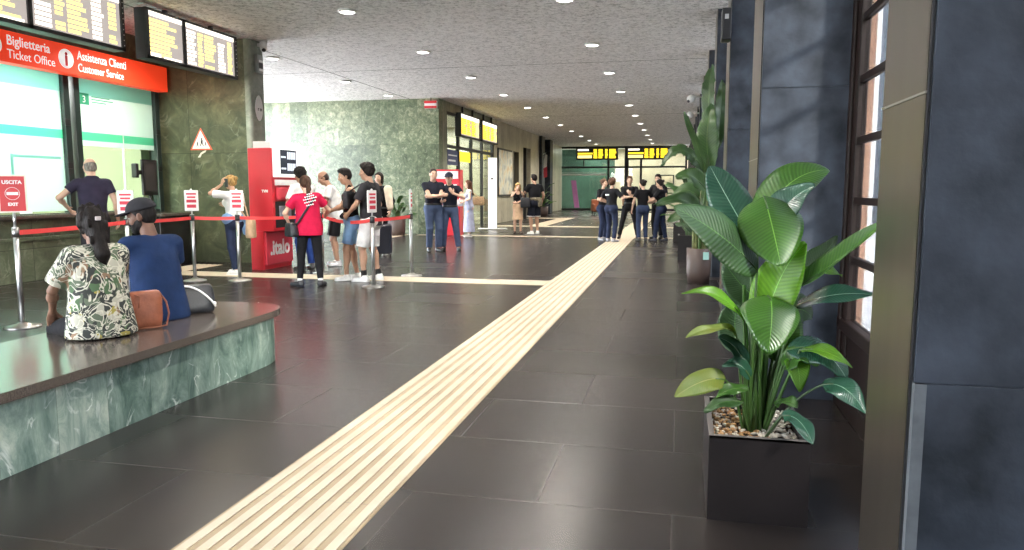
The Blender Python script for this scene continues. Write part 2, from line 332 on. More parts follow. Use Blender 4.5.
# hanging departure boards
scr = pbr('board_grey', (.2, .18, .17), .3, emit=(.46, .41, .38), estr=.85)
wht = glow('board_white', (1., .93, .82), 1.5); yel = glow('board_yellow', (1., .8, .25), 1.5); yel2 = glow('board_bright_yellow', (1., .72, .03), 1.35)
def board(label, loc, rz, wd, ht, n, style, hang, group, hoff=(.25, .75), fr=None):
    cum = [0]+list(np.cumsum(fr or [1/n]*n))
    b = thing('departure_board', label, 'departure board', loc, rz, group)
    h = MB(); h.box(-wd/2, wd/2, -.02, .15, 0, ht, dark, .008)
    h.box(-wd/2, wd/2, -.06, -.02, 0, .05, dark); h.box(-wd/2, wd/2, -.06, -.02, ht-.03, ht, dark)
    for k in range(n+1):
        x = -wd/2+cum[k]*wd; x0 = min(max(x-.03, -wd/2), wd/2-.06); h.box(x0, x0+.06, -.06, -.02, 0, ht, dark)
    for zz in np.linspace(.08, ht-.08, 9): h.ball((wd/2-.03, -.062, zz), .008, white, 6)
    h.build('housing', b)
    for f in hoff: x = -wd/2+wd*f; MB().box(x-.03, x+.03, .03, .09, ht, ht+hang, dark).build('hanger', b)
    rnd = random.Random(int(loc[1]*100))
    for k in range(n):
        x0 = -wd/2+cum[k]*wd+.03; x1 = -wd/2+cum[k+1]*wd-.03; W = x1-x0
        s = MB().box(x0, x1, -.03, -.02, .05, ht-.03, scr if style != 'far' else black).build('screen', b)
        t = MB(); H = ht-.08; rows = 9
        def seg(u0, u1, v0, v1, m): t.box(x0+u0*W, x0+u1*W, -.034, -.03, .05+v0*H, .05+v1*H, m)
        if style == 'near':
            seg(0, 1, .9, 1., wht)
            cols = [(.04, .2, wht), (.24, .34, yel), (.37, .6, yel), (.64, .78, wht), (.84, .93, yel)]
            if k == 0: cols = [(.05, .9, yel)]
            for r in range(rows):
                v = .86-(r+1)*.092
                for (a, c, mm) in cols:
                    e = a+(c-a)*(rnd.uniform(.55, 1) if c-a > .2 else rnd.choice((.8, 1.)))
                    if rnd.random() > .08: seg(a, e, v+.012, v+.075, mm)
            if k == 0: seg(.04, .36, .0, .09, wht); seg(.45, .95, .0, .06, wht)
        elif style == 'mid':
            seg(0, 1, .82, 1., wht)
            for (a, c) in ((.04, .3), (.34, .52), (.58, .78), (.82, .97)):
                for r in range(8): seg(a, c if rnd.random() > .3 else a+(c-a)*.7, .74-r*.096, .82-r*.096, yel2 if a < .8 else yel)
        else:
            seg(.03, .3, .78, .94, wht); seg(.03, .38, .1, .36, yel); seg(.03, .4, .45, .6, yel2)
            for (a, c) in ((.42, .52), (.54, .66), (.7, .78), (.8, .97)):
                for r in range(4): seg(a, c-rnd.uniform(0, .03), .08+r*.22, .27+r*.22, yel2)
        t.build('display_text', s)
    return b
board('large hanging departure board cut off by the top left corner, above the Ticket Office lettering', (-7.9, 8.25, 3.38), FX, 2.6, .76, 2, 'near', .06, 'large departure boards', (.25, .75), (.38, .62))
board('large hanging two-screen departure board in front of the brown-green marble wall', (-7.9, 11.18, 3.37), FX, 2.35, .75, 2, 'near', .08, 'large departure boards', (.25, .75), (.38, .62))
board('yellow departure board hung over the glass doors, nearer of the two', (-7.25, 25.5, 3.17), FX, 2.5, .78, 1, 'mid', .25, 'yellow boards along the side wall')
board('yellow departure board hung over the glass doors, farther of the two', (-7.25, 28.25, 3.17), FX, 2.4, .78, 1, 'mid', .25, 'yellow boards along the side wall')
board('black and yellow departure board on the far end wall, left one', (-5.4, 49.5, 3.3), 0, 2.75, .78, 1, 'far', .15, 'boards on the far end wall')
board('black and yellow departure board on the far end wall, right one', (-2.1, 49.5, 3.3), 0, 2.75, .78, 1, 'far', .15, 'boards on the far end wall')
# things on the marble wall and the column
tr = thing('warning_sign', 'white triangular warning sign with red border on the brown-green marble wall', 'sign', (-9.0, 12.85, 2.16))
MB().prism([(-.24, 0), (.24, 0), (0, .42)], 0, .012, pbr('sign_red_edge', (.75, .12, .06), .5), FR(0, 0, 0)).build('panel', tr)
f_ = MB(); f_.prism([(-.195, .025), (.195, .025), (0, .37)], .012, .015, white, FR(0, 0, 0)); f_.build('face', tr)
p_ = MB()
def figure_at(mb, x, z, s, m):
    mb.cyl((x, -.0155, z+.15*s), (x, -.018, z+.15*s), .02*s, m, seg=10)
    mb.prism([(x-.02*s, z+.06*s), (x+.02*s, z+.06*s), (x+.025*s, z+.125*s), (x-.02*s, z+.125*s)], .0155, .018, m, FR(0, 0, 0))
    mb.prism([(x-.02*s, z+.065*s), (x, z+.065*s), (x-.03*s, z), (x-.045*s, z)], .0155, .018, m, FR(0, 0, 0)); mb.prism([(x, z+.065*s), (x+.02*s, z+.065*s), (x+.045*s, z), (x+.03*s, z)], .0155, .018, m, FR(0, 0, 0))
figure_at(p_, .02, .075, .9, black); figure_at(p_, -.075, .065, .55, black); figure_at(p_, .1, .075, .45, black); p_.build('pictogram', tr)
tag(MB().prism([(0, 0), (.05, .0), (.09, .06), (.17, .1), (.19, .14), (.13, .12), (.07, .09)], 0, .004, pbr('torn_paper', (.75, .73, .62), .8), FR(-9.09, 12.85, 2.02)).build('torn_sticker'), 'torn scrap of white sticker on the marble under the triangular sign', 'sticker')
rs = thing('round_sign', 'white oval sign with small dark letters on the green column', 'sign', (-7.9, 13.1, 2.95), FX)
MB().prism([(.125*math.sin(a)*abs(math.sin(a))**.25, .24*math.cos(a)) for a in np.linspace(0, 2*PI, 40)[:-1]], 0, .012, white, FR(0, 0, 0)).build('panel', rs)
MB().text('r m', .1, dark, FR(-.055, -.013, -.05), bold=.003).build('lettering', rs)
dv = thing('wall_speaker_box', 'small grey box with white slots high on the green column', 'device', (-7.9, 13.1, 3.6), FX)
MB().box(-.1, .1, -.07, 0, 0, .34, pbr('grey_box', (.3, .32, .3), .5), .01).build('housing', dv); MB().box(-.05, .09, -.075, -.07, .04, .08, white).box(-.05, .09, -.075, -.07, .2, .24, white).box(-.05, .08, -.074, -.07, .09, .19, black).build('slots', dv)
dc = thing('dome_camera', 'white dome security camera at the top of the green column', 'camera', (-7.78, 13.15, 4.0))
MB().cyl((0, 0, .2), (0, 0, .08), .07, white).box(-.13, 0, -.03, .03, .1, .16, white).build('mount', dc); MB().ball((0, 0, .06), .065, white, 16).build('dome', dc)
MB().ball((.02, -.03, .03), .04, black, 12).build('lens', dc)
ex = thing('emergency_sign', 'small red and white sign under the ceiling at the corner of the back wall', 'sign', (-7.55, 22.25, 3.88), 0)
MB().box(-.2, .2, -.05, .05, 0, .22, white, .01).build('housing', ex); MB().box(-.2, .2, -.055, -.05, .0, .07, red).box(-.2, .2, -.055, -.05, .15, .22, red).build('stripe', ex); MB().cyl((0, 0, .22), (0, 0, .34), .015, dark).build('hanger', ex)
# ticket machine
tm = thing('ticket_machine', 'tall red ticket machine with white screen head beside the green column', 'ticket machine', (-7.29, 11.75, 0))
MB().box(-.05, .4, 0, .95, .68, 2.12, red, .01).build('cabinet', tm)
MB().box(-.05, .2, .0, .95, 0, .68, red, .006).build('base', tm)
MB().box(.0, .36, .1, .9, 2.12, 2.24, white, .01).build('top_box', tm)
MB().box(.36, .46, .04, .96, 1.62, 2.24, pbr('white_added_glow', (.8, .8, .8), .4, emit=(1, 1, 1), estr=.45), .02).build('screen_head', tm)  # plain white casing; emission added to make it look brightly lit
d_ = MB(); d_.box(.46, .465, .2, .75, 1.68, 2.1, pbr('display_slate', (.05, .06, .085), .2)); dd = glow('display_digits', (.8, .88, 1.), .8)
for z0 in (1.94, 1.74):
    for k in range(5): d_.box(.465, .468, .43+k*.06, .475+k*.06, z0, z0+.13, dd)
    d_.box(.465, .468, .22, .38, z0+.02, z0+.05, dd)
d_.build('display', tm)
MB().box(.4, .43, .08, .88, 1.48, 1.58, white, .008).box(.4, .44, .1, .86, 1.22, 1.45, redp, .03).box(.4, .405, .08, .88, .74, 1.2, black).box(.405, .42, .2, .6, .9, 1.12, pbr('keypad_grey', (.3, .31, .36), .4), .005).build('control_panel', tm)
MB().text('TVM', .06, white, FR(.2, -.003, 1.36), bold=.003).build('side_mark', tm)
lb = MB(); lb.box(.2, .24, .02, .93, .08, .66, redp, .01); o_ = lb.build('logo_panel', tm)
MB().text('.italo', .36, white, Matrix(((0, 0, 1, .242), (1, 0, 0, .14), (0, 1, 0, .26), (0, 0, 0, 1))), sx=.95, bold=.012).build('logo', o_)
# queue posts and belts
beltm = pbr('red_belt', (.75, .06, .06), .6); 
def post(label, x, y, card=None, rz=0., group='queue posts'):
    p = thing('queue_post', label, 'stanchion', (x, y, 0), rz, group)
    MB().lathe([(.17, 0), (.17, .012), (.06, .035), (.033, .05)], steel).build('base', p)
    MB().cyl((0, 0, .045), (0, 0, 1.0), .026, chrome, seg=20).build('pole', p)
    MB().cyl((0, 0, .93), (0, 0, 1.02), .036, dark if card != 'exit' else steel, seg=20).cyl((0, 0, 1.02), (0, 0, 1.03), .03, chrome, seg=20).build('head', p)
    if card:
        s = thing('sign_holder', {'exit': 'clear-framed red USCITA EXIT card on the nearest queue post', 'a': 'white card with red print on the queue post in front of the marble wall',
              'b': 'white card with red print on the queue post beside the woman phoning', 'c': 'white card edge-on on the queue post beside the man in white shorts',
              'd': 'narrow white card edge-on on the queue post nearest the back wall', 'e': 'white card with red print behind the cap of the seated man'}[card], 'sign', (x, y, 1.03), rz, 'cards on the queue posts')
        if card == 'exit':
            MB().cyl((0, 0, 0), (0, 0, .15), .014, chrome).build('stem', s)
            MB().box(-.125, .125, -.012, .0, .15, .53, pbr('clear_frame', (.72, .68, .6), .25), .005).build('frame', s)
            MB().box(-.108, .108, -.015, -.012, .165, .515, pbr('card_red', (.5, .035, .04), .4)).build('card', s)
            t = MB(); t.text('USCITA', .05, white, FR(0, -.017, .44), align='CENTER', bold=.002); t.text('EXIT', .042, white, FR(0, -.017, .22), align='CENTER', bold=.002)
            t.box(-.05, .05, -.018, -.015, .327, .357, white)
            for k in range(36):
                a, b = 2*PI*k/36, 2*PI*(k+1)/36
                t.tube([(.062*math.cos(a), -.016, .342+.062*math.sin(a)), (.062*math.cos(b), -.016, .342+.062*math.sin(b))], .0025, white, 5)
            t.build('lettering', s)
            MB().box(.05, .16, -.02, .0, .135, .165, white, .005).build('clip', s)
        else:
            MB().cyl((0, 0, 0), (0, 0, .05), .012, chrome).build('stem', s)
            MB().box(-.1, .1, -.012, .012, .05, .37, white, .025 if False else .01).ball((0, 0, .375), .018, white, 8).build('frame', s)
            q = MB()
            for sd in (-1, 1):
                y0 = sd*.013
                for (a, b, c) in ((.3, .325, .07), (.25, .275, .06), (.18, .225, .07), (.1, .15, .065)): q.box(-c, c, min(y0, y0*1.2), max(y0, y0*1.2), a, b, redp)
            q.build('printing', s)
    return (x, y)
PA = post('near queue post with the red USCITA card, left of the seated woman', -6.6, 6.3, 'exit', math.radians(40))
PE = post('queue post hidden behind the seated man in the cap', -7.25, 8.65, 'e', math.radians(36))
PB = post('queue post in front of the brown-green marble wall', -7.33, 10.15, 'a', math.radians(30))
PC = post('queue post beside the woman on the phone', -6.65, 10.3, 'b', math.radians(20))
PF = post('queue post half hidden behind the woman in the red top', -5.85, 11.5)
PD = post('queue post in front of the man in white shorts', -4.32, 10.05, 'c', math.radians(75))
PG = post('last queue post on the right, before the green back wall', -4.27, 11.5, 'd', math.radians(102))
def belt(label, a, b, sag=.03):
    pts = [(a[0]+(b[0]-a[0])*t, a[1]+(b[1]-a[1])*t, .975-sag*4*t*(1-t)) for t in np.linspace(0.01, .99, 12)]
    return tag(MB().ribbon(pts, (0, 0, 1), .05, .003, beltm).build('queue_belt'), label, 'barrier belt', 'red queue belts')
belt('red belt from the USCITA post to the post behind the seated man', PA, PE, .01); belt('red belt from behind the seated man to the marble wall post', PE, PB, .01)
belt('short red belt between the marble wall post and the phoning woman', PB, PC, .01); belt('red belt passing behind the woman in the red top', PC, PF, .02)
belt('red belt across the legs of the queue, ending at the white shorts', PF, PD, .07); belt('red belt ending at the last post before the back wall', PD, PG, .01)
# bench
def stad(inset, n=18):
    x0, x1, y0, y1 = -4.22+inset, -3.17-inset, .3, 5.75-inset
    cx, a, b = (x0+x1)/2, (x1-x0)/2, .62-inset*.5; P = [(x0, y0), (x1, y0)]
    for t in np.linspace(0, PI, n):
        c, s = math.cos(t), math.sin(t); e = .62
        P.append((cx+a*math.copysign(abs(c)**e, c), y1-b+b*abs(s)**e))
    return P
bn = thing('marble_bench', 'long low bench of veined green marble with a brown granite seat', 'bench')
MB().prism(stad(.045), 0, .385, bench_m).build('base', bn)
MB().prism(stad(0.0), .385, .44, granite, bev=.018).build('seat', bn)
# tactile paving
def strip_mat():
    m, N, L, P = nt('tactile_cream')
    tc = N.new('ShaderNodeTexCoord'); sp = N.new('ShaderNodeSeparateXYZ'); L.new(tc.outputs['Object'], sp.inputs[0])
    n = N.new('ShaderNodeTexNoise'); n.inputs['Scale'].default_value = 3; n.inputs['Detail'].default_value = 6; L.new(tc.outputs['Object'], n.inputs['Vector'])
    c = ramp(N, L, n.outputs['Fac'], [(.3, (.36, .27, .16)), (.7, (.48, .38, .24))])
    j = mth(N, L, 'LESS_THAN', mth(N, L, 'FRACT', mth(N, L, 'DIVIDE', sp.outputs[1], .6)), .012)
    mx = N.new('ShaderNodeMix'); mx.data_type = 'RGBA'; L.new(j, mx.inputs[0]); L.new(c, mx.inputs[6]); mx.inputs[7].default_value = (.3, .24, .17, 1)
    L.new(mx.outputs[2], P.inputs['Base Color']); P.inputs['Roughness'].default_value = .5; return m
cream = strip_mat(); cream_l = pbr('tactile_ridge', (.6, .525, .395), .45, nscale=4, namt=.12)
def strip(name, x0, x1, y0, y1, along='y', n=8):
    m = MB(); m.box(x0, x1, y0, y1, 0, .003, cream)
    lo, hi = (x0, x1) if along == 'y' else (y0, y1); p = (hi-lo)/n
    for k in range(n):
        a, b = lo+p*(k+.22), lo+p*(k+.78)
        if along == 'y': m.box(a, b, y0, y1, .003, .008, cream_l)
        else: m.box(x0, x1, a, b, .003, .008, cream_l)
    o = m.build(name); o['kind'] = 'structure'; return o
strip('floor_tactile_strip', -1.93, -1.27, .3, 44.)
strip('floor_tactile_strip', -8.9, -1.93, 10.75, 11.3, 'x', 5); strip('floor_tactile_strip', -8.9, -8.35, 11.3, 12.4, 'y', 5)
strip('floor_tactile_strip', -7.9, -1.93, 21.75, 22.1, 'x', 3); strip('floor_tactile_strip', -1.27, .5, 21.75, 22.1, 'x', 3); strip('floor_tactile_strip', -8.7, -8.2, 18.0, 22.1, 'y', 4)
strip('floor_tactile_strip', -6.9, -1.93, 27.6, 28.2, 'x', 3); strip('floor_tactile_strip', -1.27, .4, 27.6, 28.2, 'x', 3); strip('floor_tactile_strip', -5.7, -5.0, 28.2, 36.5, 'y', 5); strip('floor_tactile_strip', -7.2, -5.7, 35.2, 36.2, 'x', 5)
# side wall beyond the back-wall corner (faces +X)
SX = -7.35
sw = MB()
sw.box(SX-.4, SX, 22.8, 23.2, 0, CEIL, green_s); sw.box(SX-.4, SX, 23.2, 29.4, 3.9, CEIL, green_s)
sw.box(SX-.4, SX, 29.4, 33.0, 0, CEIL, warm_wall); sw.box(SX-.4, SX, 33.0, 34.2, 3.1, CEIL, warm_wall); sw.box(SX-.4, SX, 34.2, 35.2, 0, CEIL, warm_wall)
sw.box(SX-.4, SX, 35.2, 37., 3.4, CEIL, warm_wall); sw.box(SX-.4, SX, 37., 39.3, 0, CEIL, warm_wall)
struct('wall_side', sw)
dgl = glass_mat('door_glass', (.8, .86, .83))
df = MB()
for yy in (23.2, 24.6, 26.2, 27.7, 29.3): df.box(SX-.12, SX-.02, yy, yy+.1, 0, 3.9, dark)
for zz in (2.75, 3.8): df.box(SX-.12, SX-.02, 23.2, 29.4, zz, zz+.1, dark)
do = struct('door_1', df); MB().box(SX-.08, SX-.07, 23.3, 29.3, .02, 3.8, dgl).build('glass', do)
MB().box(SX-.06, SX-.05, 23.4, 24.55, 2.2, 2.7, pbr('navy_print', (.06, .07, .16), .5)).box(SX-.049, SX-.045, 23.5, 24.45, 2.5, 2.54, white).box(SX-.049, SX-.045, 23.5, 24.3, 2.32, 2.38, white).build('door_sign', do)
MB().box(SX-.06, SX-.05, 24.7, 26.1, 2.35, 2.7, yel2).build('lit_sign', do)
struct('door_2', MB().box(SX-.3, SX-.2, 33.0, 34.2, 0, 3.1, pbr('door_dark', (.05, .05, .045), .4)))
struct('door_3', MB().box(SX-.3, SX-.2, 35.2, 37., 0, 3.4, dark).box(SX-.2, SX-.02, 36.0, 36.12, 0, 3.4, dark))
shop = MB(); shop.box(-11.5, -11.4, 22.9, 30, 0, 3.9, warm_wall); shop.box(-11.5, SX-.4, 29.5, 29.6, 0, 3.9, warm_wall); shop.box(-11.5, SX-.4, 22.8, 29.6, 3.9, 4, white)
struct('wall_shop', shop)
ps = thing('wall_poster', 'large framed pale poster on the beige stone side wall', 'poster', (SX, 31.3, 1.1), FX)
MB().box(-1.3, 1.3, -.05, 0, 0, 2.0, dark, .01).build('frame', ps)
def poster_mat():
    m, N, L, P = nt('poster_print'); tc = N.new('ShaderNodeTexCoord'); n = N.new('ShaderNodeTexNoise'); n.inputs['Scale'].default_value = 2.2; n.inputs['Detail'].default_value = 4; L.new(tc.outputs['Object'], n.inputs['Vector'])
    L.new(ramp(N, L, n.outputs['Fac'], [(.3, (.25, .28, .25)), (.45, (.6, .62, .55)), (.55, (.8, .78, .62)), (.65, (.7, .55, .3))]), P.inputs['Base Color']); return m
MB().box(-1.22, 1.22, -.055, -.05, .08, 1.92, poster_mat()).build('print', ps)
pil = MB(); pil.box(-7.75, -7.2, 39.3, 40.2, 0, CEIL, slate); pil.box(-7.7, -7.3, 42.5, 43.4, 0, CEIL, slate); pil.box(-8.3, -7.8, 40.2, 50, 0, CEIL, warm_wall)
struct('wall_side_piers', pil)
fl_ = thing('hanging_banner', 'small red and white banner hanging on the dark pier', 'banner', (-7.12, 39.7, 2.0))
MB().cyl((-.1, 0, 1.25), (.12, -.3, 1.3), .02, chrome).build('pole', fl_)
bm_ = MB()
bm_.prism([(0, .35), (.16, .3), (.2, 1.2), (.1, 1.25), (.02, .9)], 0, .02, white, FR(-.02, -.2, 0)); bm_.prism([(.03, 0), (.2, .05), (.19, .6), (.0, .5)], .021, .03, redp, FR(-.02, -.2, 0)); bm_.build('cloth', fl_)
to = thing('info_totem', 'tall white free-standing information panel by the glass doors', 'sign', (-6.45, 25.6, 0), math.radians(20))
MB().box(-.15, .15, -.06, .06, .03, 2.5, pbr('white_added_glow', (.8, .8, .8), .4), .01).build('panel', to); MB().box(-.5, .5, -.3, .3, 0, .03, pbr('light_grey', (.5, .5, .48), .4), .01).build('base', to)  # panel shares the machine head's white, glow added for brightness
MB().box(-.06, .02, -.064, -.06, 1.75, 1.8, dark).build('mark', to)
ks = thing('red_kiosk', 'red and white machine behind the two police officers', 'kiosk', (-6.9, 22.0, 0), math.radians(5))
MB().box(-.38, .38, -.3, .25, 0, 2.0, red, .02).build('body', ks); MB().box(-.34, .34, -.32, -.3, 1.72, 1.95, white).build('header', ks)
MB().box(-.32, .02, -.32, -.3, 1.1, 1.55, white, .01).box(.06, .34, -.32, -.3, 1.2, 1.6, redp).box(.1, .3, -.325, -.32, 1.45, 1.55, white).build('panel', ks)
MB().text('P', .32, red, FR(-.26, -.322, 1.2), bold=.02).build('letter', ks)
# far end wall
ew = MB(); ew.box(-8.4, -7.95, 50, 50.3, 0, CEIL, warm_wall); ew.box(.45, 1.35, 50, 50.3, 0, CEIL, slate); struct('wall_end', ew)
ef = MB()
for x in (-7.95, -4.68, -3.55, -3.42, -2.55, .33): ef.box(x-.07, x+.07, 49.95, 50.1, 0, 4.15, black)
for z in (0, 2.78, 4.08): ef.box(-8, .4, 49.95, 50.1, z, z+.12, black)
ef.box(-6.35, -6.28, 49.95, 50.1, 2.8, 4.1, black)
eo = struct('window_4', ef)
MB().box(-7.95, .33, 50.02, 50.03, .1, 4.1, dgl).build('glass', eo)
MB().box(-7.8, -4.8, 50.0, 50.01, 2.3, 2.42, white).box(-7.8, -4.8, 50.0, 50.01, 2.5, 2.52, white).build('glass_stripes', eo)
eb = MB(); eb.box(-8.4, -4.6, 54, 54.1, 0, 4.2, pbr('far_green', (.06, .13, .1), .5, nscale=.7, namt=.5)); eb.box(-4.6, 1.5, 54, 54.1, 0, 4.2, pbr('far_beige', (.6, .52, .4), .6, nscale=.8, namt=.25))
eb.box(-8.4, 1.5, 50.3, 54.1, 4.2, 4.3, white); eb.box(-8.5, -8.4, 50.3, 54.1, 0, 4.3, white); eb.box(1.4, 1.5, 50.3, 54.1, 0, 4.3, white); eb.box(-8.4, 1.5, 50.3, 54.1, -.05, .0, pave)
struct('wall_far_room', eb)
tag(MB().prism([(0, 0), (.35, 0), (.1, 1.9), (-.25, 1.9)], 0, .06, pbr('pink_panel', (.5, .15, .4), .5), FR(-7.2, 52, .1)).build('pink_banner'), 'slanted pink panel seen through the green end window', 'banner')
tag(MB().box(-4.95, -4.85, 51, 51.06, 0, 2.2, white, .01, Matrix.Translation((-4.9, 51, 0)) @ Matrix.Rotation(.1, 4, 'Y') @ Matrix.Translation((4.9, -51, 0))).build('white_post'), 'white post leaning behind the green end window', 'post')
pc = thing('far_picture', 'dark framed picture in the beige room behind the end wall', 'picture', (-1.2, 53.98, 1.4))
MB().box(-.55, .75, -.04, 0, 0, 1., dark).build('frame', pc); MB().box(-.47, .67, -.045, -.04, .08, .92, pbr('far_print', (.55, .45, .33), .6, nscale=3, namt=.4)).build('print', pc)
# right-hand piers and windows
MB_rear = MB(); MB_rear.box(-6.5, 1.35, -4.3, -4, 0, CEIL, slate); struct('wall_rear_light_block', MB_rear)  # unseen wall, added to cut the light from behind the camera
W = .5; PIT = 3.56; Y0 = 1.72; wood = pbr('dark_brown_wood', (.009, .0045, .0035), .5, 0, .2, nscale=3, namt=.3, stretch=(6, 6, .6))
wdg = glass_mat('window_glass', (.38, .39, .4))
def pier(y, depth, d=0.):
    p = MB()
    p.box(W+.012, 1.12, y+.012, y+depth, 0, CEIL, slate)                     # core
    for z0, z1, pr in ((0, 1.0, .022), (1.0005, 2.08, .012), (2.0805, 3.15, .018), (3.1505, CEIL, .006)):
        p.box(W+.008, 1.12, y-pr, y+.02, z0, z1, slate, .001)
        if pr > .02: p.box(W+.006, W+.03, y-pr-.001, y+.012, z0, z1, slate_l)
    o = struct('wall_right', p)
    s = MB(); s.box(W, W+.014, y, y+depth, 0, CEIL, pbr('bronze_steel', (.25, .225, .195), .3, 1., nscale=3, namt=.12, stretch=(1, 1, .05))); s.box(W, W+.006, y-.003, y+.006, 0, CEIL, dark); s.box(W-.003, W, y, y+depth, 1.62, 1.625, chrome); s.build('steel_cladding', o)
    return o
for k in range(-1, 14):
    y = Y0+k*PIT+(.03 if k == 0 else 0); dp = .35 if k == 0 else .62
    pier(y, dp)
for k in range(-1, 13):
    ya = Y0+k*PIT+(.38 if k == 0 else .62); yb = Y0+(k+1)*PIT
    f = MB(); X0, X1 = 1.06, 1.12
    f.box(X0-.02, X1, yb-.1, yb-.03, 0, CEIL, wood, .01); f.box(X0, X1, yb-.2, yb-.1, 0, CEIL, wood, .008); f.box(X0-.02, X1, ya, ya+.1, 0, CEIL, wood, .01)
    ym = (ya+yb)/2; f.box(X0, X1, ym-.05, ym+.05, 0, CEIL, wood, .008)
    f.box(X0+.015, X1-.01, ya, yb, 0, .5, wood); f.box(X0-.02, X1, ya, yb, .5, .58, wood, .01); f.box(X0-.02, X1, ya, yb, 0, .14, wood, .01)
    z = .97
    while z < CEIL: f.box(X0+.01, X1-.01, ya+.1, yb-.1, z-.022, z+.022, wood, .004); z += .375
    o = struct(f'window_{k+6}', f)
    MB().box(1.087, 1.093, ya+.1, yb-.1, .58, CEIL, wdg).build('glass', o)
# what stands outside the windows
terra = pbr('terracotta_render', (.4, .23, .15), .8, nscale=5, namt=.2)
ot = MB()
for k in range(-1, 14): y = Y0+k*PIT; ot.box(1.2, 1.471, y+1.2, y+1.75, -.2, 4.9, terra); ot.box(1.471, 1.506, y+1.2, y+1.75, -.2, 4.9, white)
struct('wall_outer_piers', ot)
struct('wall_courtyard', MB().box(9, 9.4, 18, 80, -.2, 13, pbr('grey_render', (.13, .14, .155), .8, nscale=1, namt=.2)).box(9, 9.4, -6, 18, -.2, 5.2, pbr('grey_render', (.13, .14, .155), .8, nscale=1, namt=.2)))
# small devices on the right
sk = thing('wall_loudspeaker', 'black loudspeaker box fixed high beside the dark piers', 'loudspeaker', (.5, 8.75, 3.05))
MB().box(-.1, .0, -.02, .2, 0, .34, black, .01).build('housing', sk); MB().box(-.07, -.03, -.025, -.02, .22, .27, pbr('grey_badge', (.4, .4, .4), .4)).build('badge', sk)
for i, (px, py, Y) in enumerate(((691, 99, 19.8), (690, 115, 23.4))):
    p = at(px, py, Y); c = thing('security_camera', ('white security camera on an arm from the dark piers, upper one', 'white security camera on an arm from the dark piers, lower one')[i], 'camera', p, 0, 'cameras on the right-hand piers')
    MB().cyl((.05, 0, .05), (.5-p.x, 0, .05), .025, white).build('arm', c); MB().ball((0, 0, 0), .11, white, 12).build('dome', c); MB().ball((-.06, -.06, -.06), .04, dark, 8).build('lens', c)
ch = thing('low_armchair', 'brown low armchair standing far back near the end wall', 'armchair', (-4.2, 40.5, 0), .3)
cb = pbr('brown_leather', (.3, .1, .045), .5)
MB().box(-.4, .4, -.38, .4, .2, .45, cb, .06).build('seat', ch); MB().box(-.42, .42, .28, .45, .3, .85, cb, .06).build('backrest', ch)
for sx in (-1, 1):
    MB().box(min(sx*.3, sx*.45), max(sx*.3, sx*.45), -.36, .4, .2, .62, cb, .05).build('armrest', ch)
    for sy in (-.3, .33): MB().cyl((sx*.36, sy, 0), (sx*.36, sy, .2), .03, dark).build('leg', ch)
